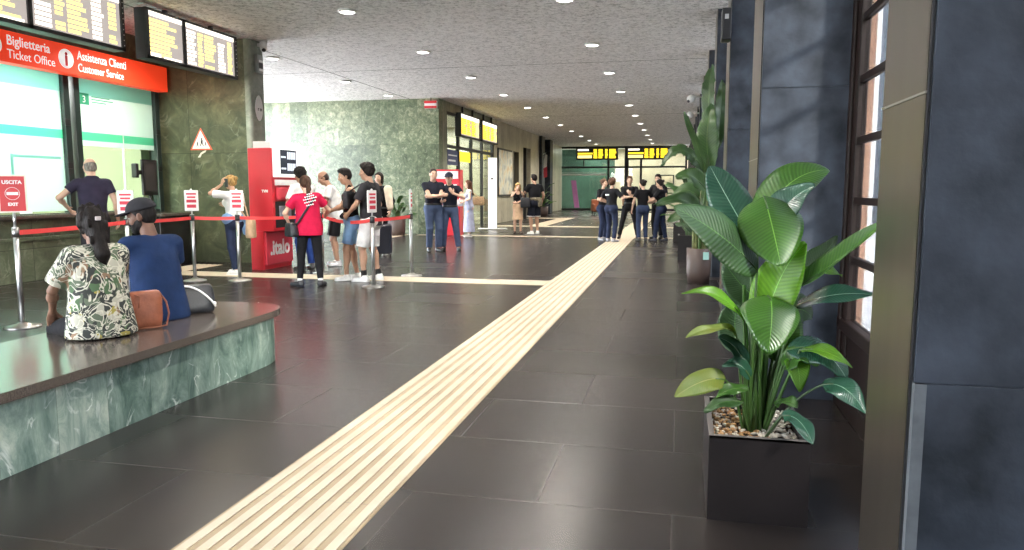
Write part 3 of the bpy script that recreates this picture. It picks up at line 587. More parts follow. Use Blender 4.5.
# ================================================================== PEOPLE
A = lambda *v: np.array(v if len(v) > 1 else v[0], dtype=np.float64)
def unit(v): return v/np.linalg.norm(v)
def rot(ax, deg):
    return np.array(Matrix.Rotation(math.radians(deg), 3, ax))
class Sdf:
    def __init__(s): s.pr = []
    def cone(s, a, b, r1, r2, k=.02, flat=None, clips=(), cut=False):
        s.pr.append(('c', A(a), A(b), r1, r2, k, flat, clips, cut)); return s
    def ell(s, c, r, R=None, k=.02, clips=(), cut=False):
        s.pr.append(('e', A(c), A(r), R, 0, k, None, clips, cut)); return s
    def build(s, h, clips=()):
        lo = np.full(3, 9e9); hi = -lo; bbs = []
        for p in s.pr:
            if p[0] == 'c': r = max(p[3], p[4]); l = np.minimum(p[1], p[2])-r; u = np.maximum(p[1], p[2])+r
            else: r = max(p[2]); l = p[1]-r; u = p[1]+r
            bbs.append((l, u))
            if not p[8]: lo = np.minimum(lo, l); hi = np.maximum(hi, u)
        lo -= 4*h; hi += 4*h; n = np.ceil((hi-lo)/h).astype(int)+1
        D = np.full(n, .5, np.float32)
        for p, (l, u) in zip(s.pr, bbs):
            mar = p[5]*1.5+3*h
            i0 = np.clip(np.floor((l-mar-lo)/h).astype(int), 0, n); i1 = np.clip(np.ceil((u+mar-lo)/h).astype(int)+1, 0, n)
            if (i1 <= i0).any(): continue
            g = [((np.arange(i0[k], i1[k])*h+lo[k]).astype(np.float32)).reshape([-1 if q == k else 1 for q in range(3)]) for k in range(3)]
            if p[0] == 'c':
                a, b = p[1], p[2]; ab = b-a; L2 = max(ab@ab, 1e-9)
                t = np.clip(((g[0]-a[0])*ab[0]+(g[1]-a[1])*ab[1]+(g[2]-a[2])*ab[2])/L2, 0, 1)
                q = [g[k]-(a[k]+t*ab[k]) for k in range(3)]
                if p[6] is not None:
                    nn, sc = p[6]; dn = (q[0]*nn[0]+q[1]*nn[1]+q[2]*nn[2])*(sc-1); q = [q[k]+nn[k]*dn for k in range(3)]
                d = np.sqrt(q[0]**2+q[1]**2+q[2]**2)-(p[3]+(p[4]-p[3])*t)
            else:
                q = [g[k]-p[1][k] for k in range(3)]
                if p[3] is not None: R = p[3]; q = [R[k, 0]*q[0]+R[k, 1]*q[1]+R[k, 2]*q[2] for k in range(3)]
                k0 = np.sqrt(sum((q[k]/p[2][k])**2 for k in range(3))); k1 = np.sqrt(sum((q[k]/p[2][k]**2)**2 for k in range(3)))+1e-6
                d = k0*(k0-1)/k1
            for (cp, cn) in p[7]:
                cp = A(cp); cn = unit(A(cn)); d = np.maximum(d, (g[0]-cp[0])*cn[0]+(g[1]-cp[1])*cn[1]+(g[2]-cp[2])*cn[2])
            sl = tuple(slice(i0[k], i1[k]) for k in range(3)); E = D[sl]
            if p[8]: D[sl] = np.maximum(E, -d); continue
            k = p[5]; hh = np.clip(.5+.5*(E-d)/k, 0, 1); D[sl] = E+(d-E)*hh-k*hh*(1-hh)
        if clips:
            G = [((np.arange(n[k])*h+lo[k]).astype(np.float32)).reshape([-1 if q == k else 1 for q in range(3)]) for k in range(3)]
            for (cp, cn) in clips:
                cp = A(cp); cn = unit(A(cn)); D = np.maximum(D, ((G[0]-cp[0])*cn[0]+(G[1]-cp[1])*cn[1]+(G[2]-cp[2])*cn[2]).astype(np.float32))
        return snet(D, lo, h)
def snet(D, o, h):
    Sg = D < 0; n = D.shape
    cs = [(i, j, k) for i in (0, 1) for j in (0, 1) for k in (0, 1)]
    cnt = sum(Sg[c[0]:n[0]-1+c[0], c[1]:n[1]-1+c[1], c[2]:n[2]-1+c[2]].astype(np.uint8) for c in cs)
    act = (cnt > 0) & (cnt < 8); ii = np.argwhere(act); ids = np.full(act.shape, -1, np.int64); ids[act] = np.arange(len(ii))
    vals = [D[ii[:, 0]+c[0], ii[:, 1]+c[1], ii[:, 2]+c[2]] for c in cs]
    pos = np.zeros((len(ii), 3)); num = np.zeros(len(ii))
    for a in range(8):
        for b in range(a+1, 8):
            if sum(abs(cs[a][k]-cs[b][k]) for k in range(3)) != 1: continue
            va, vb = vals[a], vals[b]; m = (va < 0) != (vb < 0); t = va[m]/(va[m]-vb[m])
            pos[m] += A(cs[a])+t[:, None]*(A(cs[b])-A(cs[a])); num[m] += 1
    pos = (pos/num[:, None]+ii)*h+o
    Q = []
    for ax in range(3):
        b, c = (ax+1) % 3, (ax+2) % 3
        s0 = [slice(1, -1)]*3; s1 = [slice(1, -1)]*3; s0[ax] = slice(0, -1); s1[ax] = slice(1, None)
        X, Y = Sg[tuple(s0)], Sg[tuple(s1)]; e = np.argwhere(X != Y)
        if not len(e): continue
        ins = X[e[:, 0], e[:, 1], e[:, 2]]; base = e.copy(); base[:, b] += 1; base[:, c] += 1
        def cell(db, dc): q = base.copy(); q[:, b] += db; q[:, c] += dc; return ids[q[:, 0], q[:, 1], q[:, 2]]
        f = np.stack([cell(-1, -1), cell(0, -1), cell(0, 0), cell(-1, 0)], 1); f[~ins] = f[~ins][:, ::-1]; Q.append(f)
    return pos, np.concatenate(Q)
def np_mesh(name, parts, mats, parent, s=1., subs=None):
    V = np.concatenate([p[0] for p in parts])*s; off = 0; Fs = []; mi = []
    for p in parts: Fs.append(p[1]+off); off += len(p[0]); mi.append(np.full(len(p[1]), p[2]))
    Fq = np.concatenate(Fs); mi = np.concatenate(mi)
    me = bpy.data.meshes.new(name); me.vertices.add(len(V)); me.vertices.foreach_set('co', V.astype(np.float32).ravel())
    me.loops.add(Fq.size); me.loops.foreach_set('vertex_index', Fq.astype(np.int32).ravel())
    me.polygons.add(len(Fq)); me.polygons.foreach_set('loop_start', np.arange(0, Fq.size, 4, dtype=np.int32))
    me.polygons.foreach_set('material_index', mi.astype(np.int32)); me.polygons.foreach_set('use_smooth', np.ones(len(Fq), bool))
    me.update(calc_edges=True); me.validate()
    for m in mats: me.materials.append(m)
    o = bpy.data.objects.new(name, me); COL.objects.link(o); o.parent = parent; return o
def ik(a, t, l1, l2, pole):
    d = t-a; L = min(np.linalg.norm(d), (l1+l2)*.998); u = unit(d); x = (l1*l1-l2*l2+L*L)/(2*L); hh = math.sqrt(max(l1*l1-x*x, 0))
    pv = pole-u*(pole@u); pv = unit(pv); return a+u*x+pv*hh, a+u*L
def skinm(name, col): return pbr(name, col, .55, spec=.35, nscale=6, namt=.08)
eye_w = pbr('eye_white', (.45, .42, .4), .35); iris = pbr('eye_iris', (.03, .018, .012), .2)
class Person: pass
def human(label, loc, face, H=1.75, skin=(.5, .3, .21), hair=None, haircol=(.02, .014, .01), top=None, bottom=None, shoes=(.02, .02, .02),
          sex='m', build=1., pelvis=None, lean=0, twist=0, side=0, head=(0, 0, 0), arms=None, legs=None, vox=.009, socks=None, beard=False, group=None, belt=None, shoeh=0):
    s = H/1.75; P = Person(); P.s = s
    root = thing('person', label, 'person', loc, math.atan2(-face[0], face[1]), group); P.root = root
    fem = sex == 'f'; bw = build
    pel = A(pelvis if pelvis is not None else (0, 0, .95)); Rl = rot('Z', twist) @ rot('Y', side) @ rot('X', -lean); Rh = rot('Z', twist*.4) @ rot('Y', side*.5) @ rot('X', -lean*.5)
    waist = pel+A(0, 0, .0)+Rh @ A(0, .005, .13)
    def T(p): return waist+Rl @ (A(p)-A(0, .005, 1.08))
    P.T = T
    shw = (.165 if fem else .185)*(.6+.4*bw)
    sh = {e: T((e*shw, -.005, 1.415)) for e in (1, -1)}
    hip = {e: pel+A(e*.09, 0, -.03) for e in (1, -1)}
    arms = arms or {}; legs = legs or {}
    el, wr, hd, pn, cu = {}, {}, {}, {}, {}
    for e in (1, -1):
        a = dict(wrist=(e*.25, .05, .9), pole=(e*.3, -1, 0), hand=None, palm=(-e, .0, 0), curl=28, abs=False); a.update(arms.get(e, {}))
        wt = A(a['wrist']); el[e], wr[e] = ik(sh[e], wt, .285, .25, A(a['pole']))
        fore = unit(wr[e]-el[e]); hd[e] = unit(A(a['hand'])) if a['hand'] is not None else fore
        q = A(a['palm']); q = q-hd[e]*(q@hd[e]); pn[e] = unit(q); cu[e] = a['curl']
    kn, an, toe = {}, {}, {}
    for e in (1, -1):
        l = dict(ankle=(e*.1, -.01, .085), pole=(e*.12, 1, 0), toe=(e*.25, 1, 0)); l.update(legs.get(e, {}))
        kn[e], an[e] = ik(hip[e], A(l['ankle']), .43, .415, A(l['pole'])); toe[e] = unit(A(l['toe']))
    P.sh, P.el, P.wr, P.hd, P.kn, P.an, P.pel = sh, el, wr, hd, kn, an, pel
    FY = Rl @ A(0, 1, 0)
    # torso primitives shared by body and clothes
    def torso(D, o, low=True, chestclip=(), k=.05):
        fl = (Rh @ A(0, 1, 0), 1.38)
        if low:
            D.ell(pel+A(0, -.005, -.01), A((.165 if fem else .158)+o, .112+o, .12+o)*A(bw, bw, 1), None, k)
        D.cone(pel+A(0, 0, .03), T((0, .0, 1.18)), (.14 if fem else .148)*bw+o, (.128 if fem else .15)*bw+o, k, fl)
        D.ell(T((0, .0, 1.28)), A((.142 if fem else .165)+o, (.1 if fem else .115)+o, .17+o)*A(.5+.5*bw, bw, 1), Rl.T, k, chestclip)
        D.cone(T((-shw+.055, -.012, 1.405)), T((shw-.055, -.012, 1.405)), .06+o, .06+o, .05, None, chestclip)
        if fem:
            for e in (1, -1): D.ell(T((e*.07, .085, 1.28)), A(.062, .055, .06)+o, Rl.T, .03)
        if bw > 1.1: D.ell(T((0, .05, 1.1)), A(.14*bw+o, .12*bw+o, .15+o), Rl.T, .05)
    def thighs(D, o, f0=0., f1=1., flare=0., clip=True, k=.03):
        for e in (1, -1):
            D.ell(hip[e]+A(-e*.01, -.055, -.01), A(.092, .085, .1)+o, None, .04)
            a, b = hip[e], hip[e]+(kn[e]-hip[e])*f1; r = .085*(.5+.5*bw)
            D.cone(a, b, r+o, r+(.056-r)*f1+o+flare, k, None, [(b, b-a)] if clip and f1 < 1 else ())
    def shins(D, o, f1=1., flare=0., k=.02):
        for e in (1, -1):
            b = kn[e]+(an[e]-kn[e])*f1; D.ell(kn[e]*.7+an[e]*.3-toe[e]*.014, (A(.05, .054, .12) if abs((an[e]-kn[e])[2]) > .2 else A(.05, .05, .05))+o*1.2, None, .04)
            D.cone(kn[e], b, .055+o, .036+(1-f1)*.02+o+flare, k, None, [(b, b-kn[e])])
    # ---------------- body
    B = Sdf(); torso(B, 0); thighs(B, 0, clip=False)
    for e in (1, -1):
        B.cone(kn[e], an[e], .053, .034, .02); m_ = kn[e]*.68+an[e]*.32; bk = unit(np.cross(an[e]-kn[e], np.cross(toe[e], an[e]-kn[e]))); B.ell(m_-toe[e]*.018, (.048, .05, .11) if abs((an[e]-kn[e])[2]) > .2 else (.05, .05, .05), None, .03)
        B.cone(an[e]+A(0, 0, -.03)-toe[e]*.02, an[e]+A(0, 0, -.055)+toe[e]*.13, .034, .022, .02)
        B.cone(sh[e], el[e], .05*(.4+.6*bw) if not fem else .041, .037 if not fem else .033, .035); B.cone(el[e], wr[e], .038 if not fem else .033, .025 if not fem else .022, .015)
        B.ell(el[e]*.7+wr[e]*.3, (.04, .04, .04), None, .02)
        d, n = hd[e], pn[e]; u = e*np.cross(d, n); w0 = wr[e]; hs = .95 if fem else 1.
        B.cone(w0+d*.012, w0+d*.075*hs, .034*hs, .041*hs, .012, (n, 2.3))
        c = math.radians(cu[e]); d1 = d*math.cos(c*.6)+n*math.sin(c*.6); d2 = d*math.cos(c*1.6)+n*math.sin(c*1.6)
        for off, ln in ((.031, .066), (.0105, .075), (-.0105, .07), (-.031, .056)):
            a = w0+d*(.088-abs(off)*.25)*hs+u*off*hs; b = a+d1*ln*.55*hs; g = b+d2*ln*.55*hs
            B.cone(a, b, .0095, .009, .006); B.cone(b, g, .009, .0078, .004)
        a = w0+d*.03+u*.026; b = a+(d*.6+u*.7+n*.25)*.042; g = b+(d*.9+u*.25+n*.3)*.034
        B.cone(a, b, .014, .011, .01); B.cone(b, g, .011, .009, .004)
    nb = T((0, -.012, 1.45)); Rhd = rot('Z', twist*.6) @ rot('Z', head[0]) @ rot('X', -head[1]) @ rot('Y', head[2])
    hc = T((0, .02, 1.545))+Rhd @ A(0, .012, .095); P.hc = hc
    hs = .97 if fem else 1.
    def K(x, y, z): return hc+Rhd @ (A(x, y, z)*hs)
    P.K = K
    B.cone(nb, K(0, -.012, -.06), .058 if not fem else .048, .053 if not fem else .045, .03)
    Rt = Rhd.T
    B.ell(K(0, -.012, .035), A(.074, .093, .085)*hs, Rt, .02); B.ell(K(0, .022, -.03), A(.062, .07, .085)*hs, Rt, .025); B.ell(K(0, .052, -.088), A(.036, .034, .028)*hs, Rt, .025)
    B.cone(K(0, .086, .016), K(0, .108, -.028), .009, .0145, .01); B.cone(K(-.034, .079, .024), K(.034, .079, .024), .0125, .0125, .012)
    for e in (1, -1): B.ell(K(e*.076, -.004, -.006), A(.011, .022, .033), Rt, .006); B.ell(K(e*.04, .06, -.03), A(.024, .022, .024), Rt, .02)
    B.cone(K(-.016, .088, -.058), K(.016, .088, -.058), .0085, .0085, .006)
    parts = [(*B.build(vox), 0)]
    for e in (1, -1):
        parts.append((*Sdf().ell(K(e*.031, .077, .004), (.012, .0105, .007), Rt).build(.003), 1)); parts.append((*Sdf().ell(K(e*.031, .0865, .004), (.006, .005, .006), Rt).build(.0025), 2))
        parts.append((*Sdf().cone(K(e*.016, .0935, .027), K(e*.046, .084, .028), .0045, .0035).build(.0025), 3))
    parts.append((*Sdf().cone(K(-.018, .0955, -.0585), K(.018, .0955, -.0585), .0042, .0042, .004).build(.0025), 4))
    hm = pbr('hair_%.3f_%.3f_%.3f' % haircol, haircol, .6, spec=.15, nscale=45, namt=.6, bscale=90, bump=.35, stretch=(1, 1, .3))
    sk = skinm('skin_%.2f_%.2f_%.2f' % skin, skin); lip = pbr('lip_%.2f' % skin[0], (skin[0]*.8, skin[1]*.55, skin[2]*.55), .5)
    np_mesh('body', parts, [sk, eye_w, iris, hm, lip], root, s)
    # ---------------- hair
    if hair:
        Hh = Sdf(); cl = [(K(0, .052, .05), Rhd @ A(0, .82, -.57)), (K(0, 0, -.06), Rhd @ A(0, .35, -.94))]
        o = {'short': .012, 'crop': .005, 'curly': .02, 'thin': .004}.get(hair, .014)
        if hair == 'thin': cl = [(K(0, .0, .03), Rhd @ A(0, .2, .98)), (K(0, .04, .0), Rhd @ A(0, .9, -.2)), cl[1]]
        Hh.ell(K(0, -.012, .035), A(.074+o, .093+o, .085+o), Rt, .02, cl); Hh.ell(K(0, -.03, -.01), A(.072+o*.8, .07+o, .07), Rt, .02, cl)
        if hair in ('short', 'curly'):
            Hh.ell(K(0, .03, .105), A(.06, .055, .028 if hair == 'short' else .04), Rt, .03)
        if hair == 'curly':
            rr = np.random.default_rng(3)
            for _ in range(46):
                v = unit(rr.normal(size=3)); v = v if v[2] > -.2 else A(v[0], v[1], -v[2])
                if v[1] > .55 and v[2] < .6: v = A(v[0], -v[1], v[2])
                Hh.ell(K(v[0]*.09, -.012+v[1]*.105, .035+v[2]*.1), A(.021, .021, .021), Rt, .012)
        if hair == 'bun':
            Hh.ell(K(0, -.118, .06), A(.045, .042, .042), Rt, .012)
        if hair == 'pony':
            Hh.ell(K(0, -.115, .045), A(.028, .026, .028), Rt, .01); Hh.cone(K(0, -.13, .03), K(.0, -.14, -.1), .03, .036, .02); Hh.cone(K(0, -.14, -.1), T((.0, -.15, 1.36)), .036, .018, .02)
        if hair == 'lowtail':       # loosely gathered dark wavy hair down to the shoulder blades
            Hh.ell(K(0, -.1, .0), A(.055, .045, .06), Rt, .03); Hh.cone(K(0, -.105, -.04), T((0, -.125, 1.42)), .05, .045, .03); Hh.cone(T((0, -.125, 1.42)), T((.01, -.125, 1.35)), .042, .015, .03)
            rr = np.random.default_rng(5)
            for _ in range(90):
                q = unit(rr.normal(size=3)); q[1] = -abs(q[1])+.25; t_ = rr.random()
                Hh.ell(K(q[0]*.1, -.03+q[1]*.1, .03+q[2]*.1) if t_ < .5 else K(rr.uniform(-.06, .06), rr.uniform(-.15, -.07), rr.uniform(-.15, .0)), A(.012, .012, .03)*rr.uniform(.8, 1.3), Rt, .006)
        if hair == 'long':
            for e in (1, -1): Hh.cone(K(e*.068, -.02, .03), K(e*.075, -.03, -.11), .036, .04, .03); Hh.cone(K(e*.07, -.03, -.11), T((e*.08, -.09, 1.36)), .045, .03, .03)
            Hh.cone(K(0, -.075, .0), T((0, -.12, 1.33)), .07, .06, .04, (FY, 1.6))
        if hair == 'bob': 
            for e in (1, -1): Hh.cone(K(e*.07, -.015, .03), K(e*.072, -.01, -.085), .034, .036, .03)
            Hh.cone(K(0, -.07, .0), K(0, -.07, -.1), .066, .06, .03)
        np_mesh('hair', [(*Hh.build(.006), 0)], [hm], root, s)
    if beard:
        Bd = Sdf(); cl = [(K(0, .06, -.033), Rhd @ A(0, .35, 1)), (K(0, .0, 0), Rhd @ A(0, -1, .1))]
        Bd.ell(K(0, .022, -.045), A(.068, .078, .082), Rt, .02, cl); Bd.ell(K(0, .058, -.096), A(.042, .04, .036), Rt, .02)
        Bd.cone(K(-.026, .096, -.046), K(.026, .096, -.046), .008, .008, .006)
        np_mesh('beard', [(*Bd.build(.005), 0)], [hm], root, s)
    # ---------------- top
    if top:
        m = top['mat']; o = top.get('o', .013); C = Sdf(); st = top.get('style', 'tee'); hem = top.get('hem', .9); cc = [(T((0, .02, 1.475)), Rl @ A(0, .45, 1))]
        hz = pel+A(0, 0, hem-.95)
        if st == 'tank':
            torso(C, o*.8, hem < .95, [(T((0, 0, 1.36)), Rl @ A(0, 0, 1))])
            for e in (1, -1): C.cone(T((e*.075, .1, 1.33)), T((e*.085, .0, 1.475)), .024, .02, .02); C.cone(T((e*.085, .0, 1.475)), T((e*.06, -.105, 1.33)), .02, .026, .02)
        else:
            torso(C, o, hem < .97, cc)
            if top.get('loose'):
                C.cone(T((0, -.01, 1.25)), pel+A(0, -.02, hem-.93), .15+o, .15+o+top['loose'], .06, (FY, 1.25))
            f = {'tee': .62, 'short': .5, 'half': .78, 'long': 1., 'none': .12}[top.get('sleeve', 'tee')]
            for e in (1, -1):
                a = sh[e]; b = a+(el[e]-a)*f; ex = top.get('slv', .012)
                C.cone(a, b, .052+o*.7, (.05 if f < 1 else .042)+ex, .03, None, [(b, b-a)] if f < 1 else ())
                if f == 1.:
                    c = el[e]+(wr[e]-el[e])*.93; C.cone(el[e], c, .042+ex, .03+ex*.7, .02, None, [(c, c-el[e])])
            if top.get('collar'): C.cone(T((-.03, -.01, 1.475)), T((.03, -.01, 1.475)), .062, .062, .015, None, [(T((0, 0, 1.5)), Rl @ A(0, .4, 1))])
        o_ = np_mesh(top.get('name', 'shirt'), [(*C.build(min(vox, .009), [(hz, (0, 0, -1))] if not top.get('nohem') else ()), 0)], [m], root, s); P.top = o_
    # ---------------- bottom
    if bottom:
        m = bottom['mat']; o = bottom.get('o', .012); st = bottom['style']; C = Sdf(); wz = pel+A(0, 0, bottom.get('waist', 1.03)-.95)
        if st in ('skirt', 'dress'):
            hem = bottom['hem']; a = pel+A(0, 0, .1) if st == 'skirt' else T((0, 0, 1.32))
            if st == 'dress': torso(C, o, True, [(T((0, .0, 1.44)), Rl @ A(0, .2, 1))])
            C.ell(pel+A(0, -.01, -.02), A(.172+o, .128+o, .13+o), None, .05)
            C.cone(pel+A(0, 0, .08), A(0, 0, hem), .13+o, bottom.get('flare', .19), .05, (A(0, 1, 0), 1.25), [(A(0, 0, hem), (0, 0, -1))])
            cl = [] if st == 'dress' else [(wz, (0, 0, 1))]
        else:
            ff = bottom.get('len', 1.)
            fl = (A(0, 1, 0), 1.38)
            C.ell(pel+A(0, -.005, -.01), A((.165 if fem else .158)+o, .112+o, .12+o)*A(bw, bw, 1), None, .05); C.cone(pel+A(0, 0, .0), pel+A(0, 0, .1), .148*bw+o, .14*bw+o, .05, fl)
            thighs(C, o+bottom.get('wide', 0), f1=ff if st == 'shorts' else 1., flare=bottom.get('flare', 0))
            if st == 'trousers': shins(C, o*.8+bottom.get('wide', 0), bottom.get('shin', .95), bottom.get('flare', .012))
            cl = [(wz, (0, 0, 1))]
        np_mesh({'trousers': 'trousers', 'shorts': 'shorts', 'skirt': 'skirt', 'dress': 'dress'}[st], [(*C.build(min(vox, .009), cl), 0)], [m], root, s)
    if belt:
        bz = pel+A(0, 0, .065); C = Sdf(); C.cone(bz-A(0, 0, .03), bz+A(0, 0, .03), .148*bw+.028, .148*bw+.028, .02, (A(0, 1, 0), 1.3), [(bz+A(0, 0, .022), (0, 0, 1)), (bz-A(0, 0, .022), (0, 0, -1))])
        np_mesh('belt', [(*C.build(.008), 0)], [pbr('belt_black', (.012, .012, .012), .4)], root, s)
    if shoes:
        for e in (1, -1):
            C = Sdf(); t = toe[e]; g = an[e]+A(0, 0, -.085); fl = g[2]
            C.cone(g-t*.035+A(0, 0, .04), g+t*.15+A(0, 0, .026), .046, .038, .03); C.cone(g-t*.02+A(0, 0, .05), g-t*.008+A(0, 0, .1+shoeh), .042, .046, .02, None, [(g+A(0, 0, .1+shoeh), (0, 0, 1))])
            sm = pbr('shoe_%.2f_%.2f' % (shoes[0], shoes[2]), shoes, .45, nscale=12, namt=.15)
            so = np_mesh('shoe', [(*C.build(.008, [(g+A(0, 0, .004), (0, 0, -1))]), 0)], [sm], root, s)
            if shoes[0] > .3 or top and top.get('sole'):
                C = Sdf(); C.cone(g-t*.035+A(0, 0, .012), g+t*.15+A(0, 0, .012), .052, .044, .02, (A(0, 0, 1), 1.5)); np_mesh('sole', [(*C.build(.008, [(g+A(0, 0, .001), (0, 0, -1)), (g+A(0, 0, .024), (0, 0, 1))]), 0)], [white], so, s)
    if socks:
        for e in (1, -1):
            C = Sdf(); b = an[e]+(kn[e]-an[e])*.22; C.cone(an[e], b, .04, .045, .01, None, [(b, b-an[e])]); np_mesh('sock', [(*C.build(.008), 0)], [cloth('sock_%.2f' % socks[0], socks)], root, s)
    M = Matrix.Translation(loc) @ Matrix.Rotation(math.atan2(-face[0], face[1]), 4, 'Z')
    P.W = lambda p: M @ Vector(A(p)*s); P.M = M
    return P
# ------------------------------------------------------------------ bags
def soft_box(sx, sy, sz, m, pinch=.0, seed=0, sag=0.):
    t = bmesh.new(); bmesh.ops.create_cube(t, size=1); bmesh.ops.subdivide_edges(t, edges=t.edges[:], cuts=5, use_grid_fill=True); rr = random.Random(seed)
    for v in t.verts:
        x, y, z = v.co*2; k = 1-pinch*(z+1)/2; b = 1-.22*max(abs(x), abs(z))**4
        v.co = Vector((x*sx/2*(1-.06*abs(z)**4), y*sy/2*b*k*(1 if abs(y) < .99 else 1+.1*(1-x*x)), (z+1)*sz/2-sag*(1-x*x)*(z > .5)))
        v.co += Vector((rr.uniform(-1, 1), rr.uniform(-1, 1), rr.uniform(-1, 1)*(z > -.95)))*.006
    mb = MB(); mb.merge(t, m, None, True); return mb
def bag(name, label, cat, loc, rz, size, mat, strap=None, pinch=.5, group=None, seed=1, strapmat=None, sw=.015):
    b = thing(name, label, cat, loc, rz, group)
    soft_box(*size, mat, pinch, seed).build('pouch', b, subsurf=1)
    if strap:
        Mi = (Matrix.Translation(loc) @ Matrix.Rotation(rz, 4, 'Z')).inverted()
        MB().tube([Mi @ Vector(p) for p in strap], sw, strapmat or mat, 8).build('strap', b)
    return b
# ------------------------------------------------------------------ cloth
navy = cloth('navy_cloth', (.012, .014, .024)); blk = cloth('black_cloth', (.009, .009, .011)); blk2 = cloth('charcoal_cloth', (.025, .024, .028)); jean = cloth('dark_jeans', (.02, .028, .06))
denim = cloth('light_denim', (.2, .34, .56)); whc = cloth('white_cloth', (.78, .77, .75), .5); crimson = cloth('crimson_cloth', (.47, .009, .05)); royal = cloth('royal_blue_cloth', (.009, .024, .074), .5); plum = cloth('plum_navy_cloth', (.028, .024, .045))
beige = cloth('beige_cloth', (.6, .42, .27)); polj = cloth('grey_blue_trousers', (.06, .085, .15)); tan = pbr('tan_leather', (.3, .095, .045), .5, nscale=12, namt=.25, bscale=40, bump=.2); blackbag = pbr('black_nylon', (.012, .013, .017), .5, bscale=40, bump=.15)
def floral():
    m, N, L, P = nt('leafy_print')
    tc = N.new('ShaderNodeTexCoord'); n = N.new('ShaderNodeTexNoise'); n.inputs['Scale'].default_value = 7; n.inputs['Detail'].default_value = 2; L.new(tc.outputs['Object'], n.inputs['Vector'])
    mx = N.new('ShaderNodeMix'); mx.data_type = 'VECTOR'; mx.inputs[0].default_value = .18; L.new(tc.outputs['Object'], mx.inputs[4]); L.new(n.outputs['Color'], mx.inputs[5])
    v = N.new('ShaderNodeTexVoronoi'); v.inputs['Scale'].default_value = 19; L.new(mx.outputs[1], v.inputs['Vector'])
    sp = N.new('ShaderNodeSeparateColor'); L.new(v.outputs['Color'], sp.inputs[0])
    c = ramp(N, L, sp.outputs[0], [(0, (.03, .035, .03)), (.25, (.1, .13, .085)), (.45, (.035, .04, .035)), (.58, (.24, .15, .09)), (.66, (.42, .41, .33)), (.8, (.07, .13, .06)), (.92, (.33, .28, .06))])
    c.node.color_ramp.interpolation = 'CONSTANT'
    n2 = N.new('ShaderNodeTexNoise'); n2.inputs['Scale'].default_value = 7.5; n2.inputs['Detail'].default_value = 2; n2.inputs['Distortion'].default_value = 1.8; L.new(tc.outputs['Object'], n2.inputs['Vector'])
    g = ramp(N, L, n2.outputs['Fac'], [(.4, (0, 0, 0)), (.42, (1, 1, 1)), (.46, (1, 1, 1)), (.475, (0, 0, 0)), (.56, (0, 0, 0)), (.575, (.9, .9, .9)), (.61, (.9, .9, .9)), (.62, (0, 0, 0))])
    m2 = N.new('ShaderNodeMix'); m2.data_type = 'RGBA'; L.new(g, m2.inputs[0]); L.new(c, m2.inputs[6]); m2.inputs[7].default_value = (.6, .58, .47, 1); L.new(m2.outputs[2], P.inputs['Base Color'])
    n3 = N.new('ShaderNodeTexNoise'); n3.inputs['Scale'].default_value = 9; L.new(tc.outputs['Object'], n3.inputs['Vector']); b = N.new('ShaderNodeBump'); b.inputs['Strength'].default_value = .5; b.inputs['Distance'].default_value = .02; L.new(n3.outputs['Fac'], b.inputs['Height']); L.new(b.outputs[0], P.inputs['Normal'])
    P.inputs['Roughness'].default_value = .85; return m
fair = (.62, .4, .29); medium = (.46, .27, .18); brown = (.2, .105, .068); deep = (.13, .065, .042)
SEAT = .44
# ---- seated pair
wf = (-.9, .44); 
sit_legs = lambda dx=0: {e: dict(ankle=(e*.12, .48+dx, .085), pole=(e*.1, .6, 1)) for e in (1, -1)}
sw_ = human('woman in a leafy green blouse with dark gathered hair, seated on the marble bench', (-3.77, 4.2, 0), wf, 1.63, brown, 'lowtail', (.012, .009, .008),
      dict(mat=floral(), hem=.845, o=.03, sleeve='half', slv=.03, loose=.06, name='blouse'), dict(mat=blk, style='trousers', o=.014), (.03, .03, .03), 'f', .9, pelvis=(0, 0, (SEAT+.11)/(1.63/1.75)), lean=2, head=(-4, 8, 0),
      arms={-1: dict(wrist=(-.2, .3, .64), pole=(-1, -.5, -.3), palm=(0, 0, -1)), 1: dict(wrist=(.1, .33, .66), pole=(1, -.5, -.3), palm=(0, 0, -1))}, legs=sit_legs(), vox=.008)
hw = thing('hair_clip', 'small pale hair clip in the dark hair of the seated woman', 'hair clip', sw_.W(sw_.K(.0, -.165, .02)), math.atan2(.9, .44))
MB().box(-.018, .018, -.006, .006, -.012, .014, pbr('pale_clip', (.55, .5, .5), .3), .004).build('clasp', hw); MB().cyl((-.012, .006, 0), (.012, .006, 0), .004, chrome, seg=8).build('hinge', hw)
mf = (-.88, .47)
sm_ = human('bearded man in a dark cap and royal blue T-shirt, seated on the bench looking left', (-3.86, 4.9, 0), mf, 1.76, deep, 'crop', (.012, .01, .01),
      dict(mat=royal, hem=.85, o=.02, sleeve='tee', slv=.018, loose=.045), dict(mat=blk2, style='trousers', o=.014), (.03, .03, .03), 'm', .86, pelvis=(0, 0, (SEAT+.1)/(1.76/1.75)), lean=13, head=(52, 14, 0), beard=True,
      arms={-1: dict(wrist=(-.14, .42, .66), pole=(-1, -.5, -.3), palm=(0, 0, -1)), 1: dict(wrist=(.12, .42, .66), pole=(1, -.5, -.3), palm=(0, 0, -1))}, legs=sit_legs(), vox=.008)
def cap(P, label, m, fac=1.):
    hz = P.root
    c = Sdf(); K = P.K; Rf = K(0, 1, 0)-K(0, 0, 0); Uf = unit(K(0, 0, 1)-K(0, 0, 0)); Rf = unit(Rf); Xf = np.cross(Rf, Uf); R = np.stack([Xf, Rf, Uf])
    c.ell(K(0, -.012, .045), A(.093, .113, .098), R, .02, [(K(0, 0, .045), -Uf)]); 
    b = Sdf(); b.ell(K(0, .1, .045), A(.078, .085, .012), R, .01, [(K(0, .06, 0), -Rf)])
    o = np_mesh('cap', [(*c.build(.006), 0), (*b.build(.005), 0)], [m], hz, P.s); return o
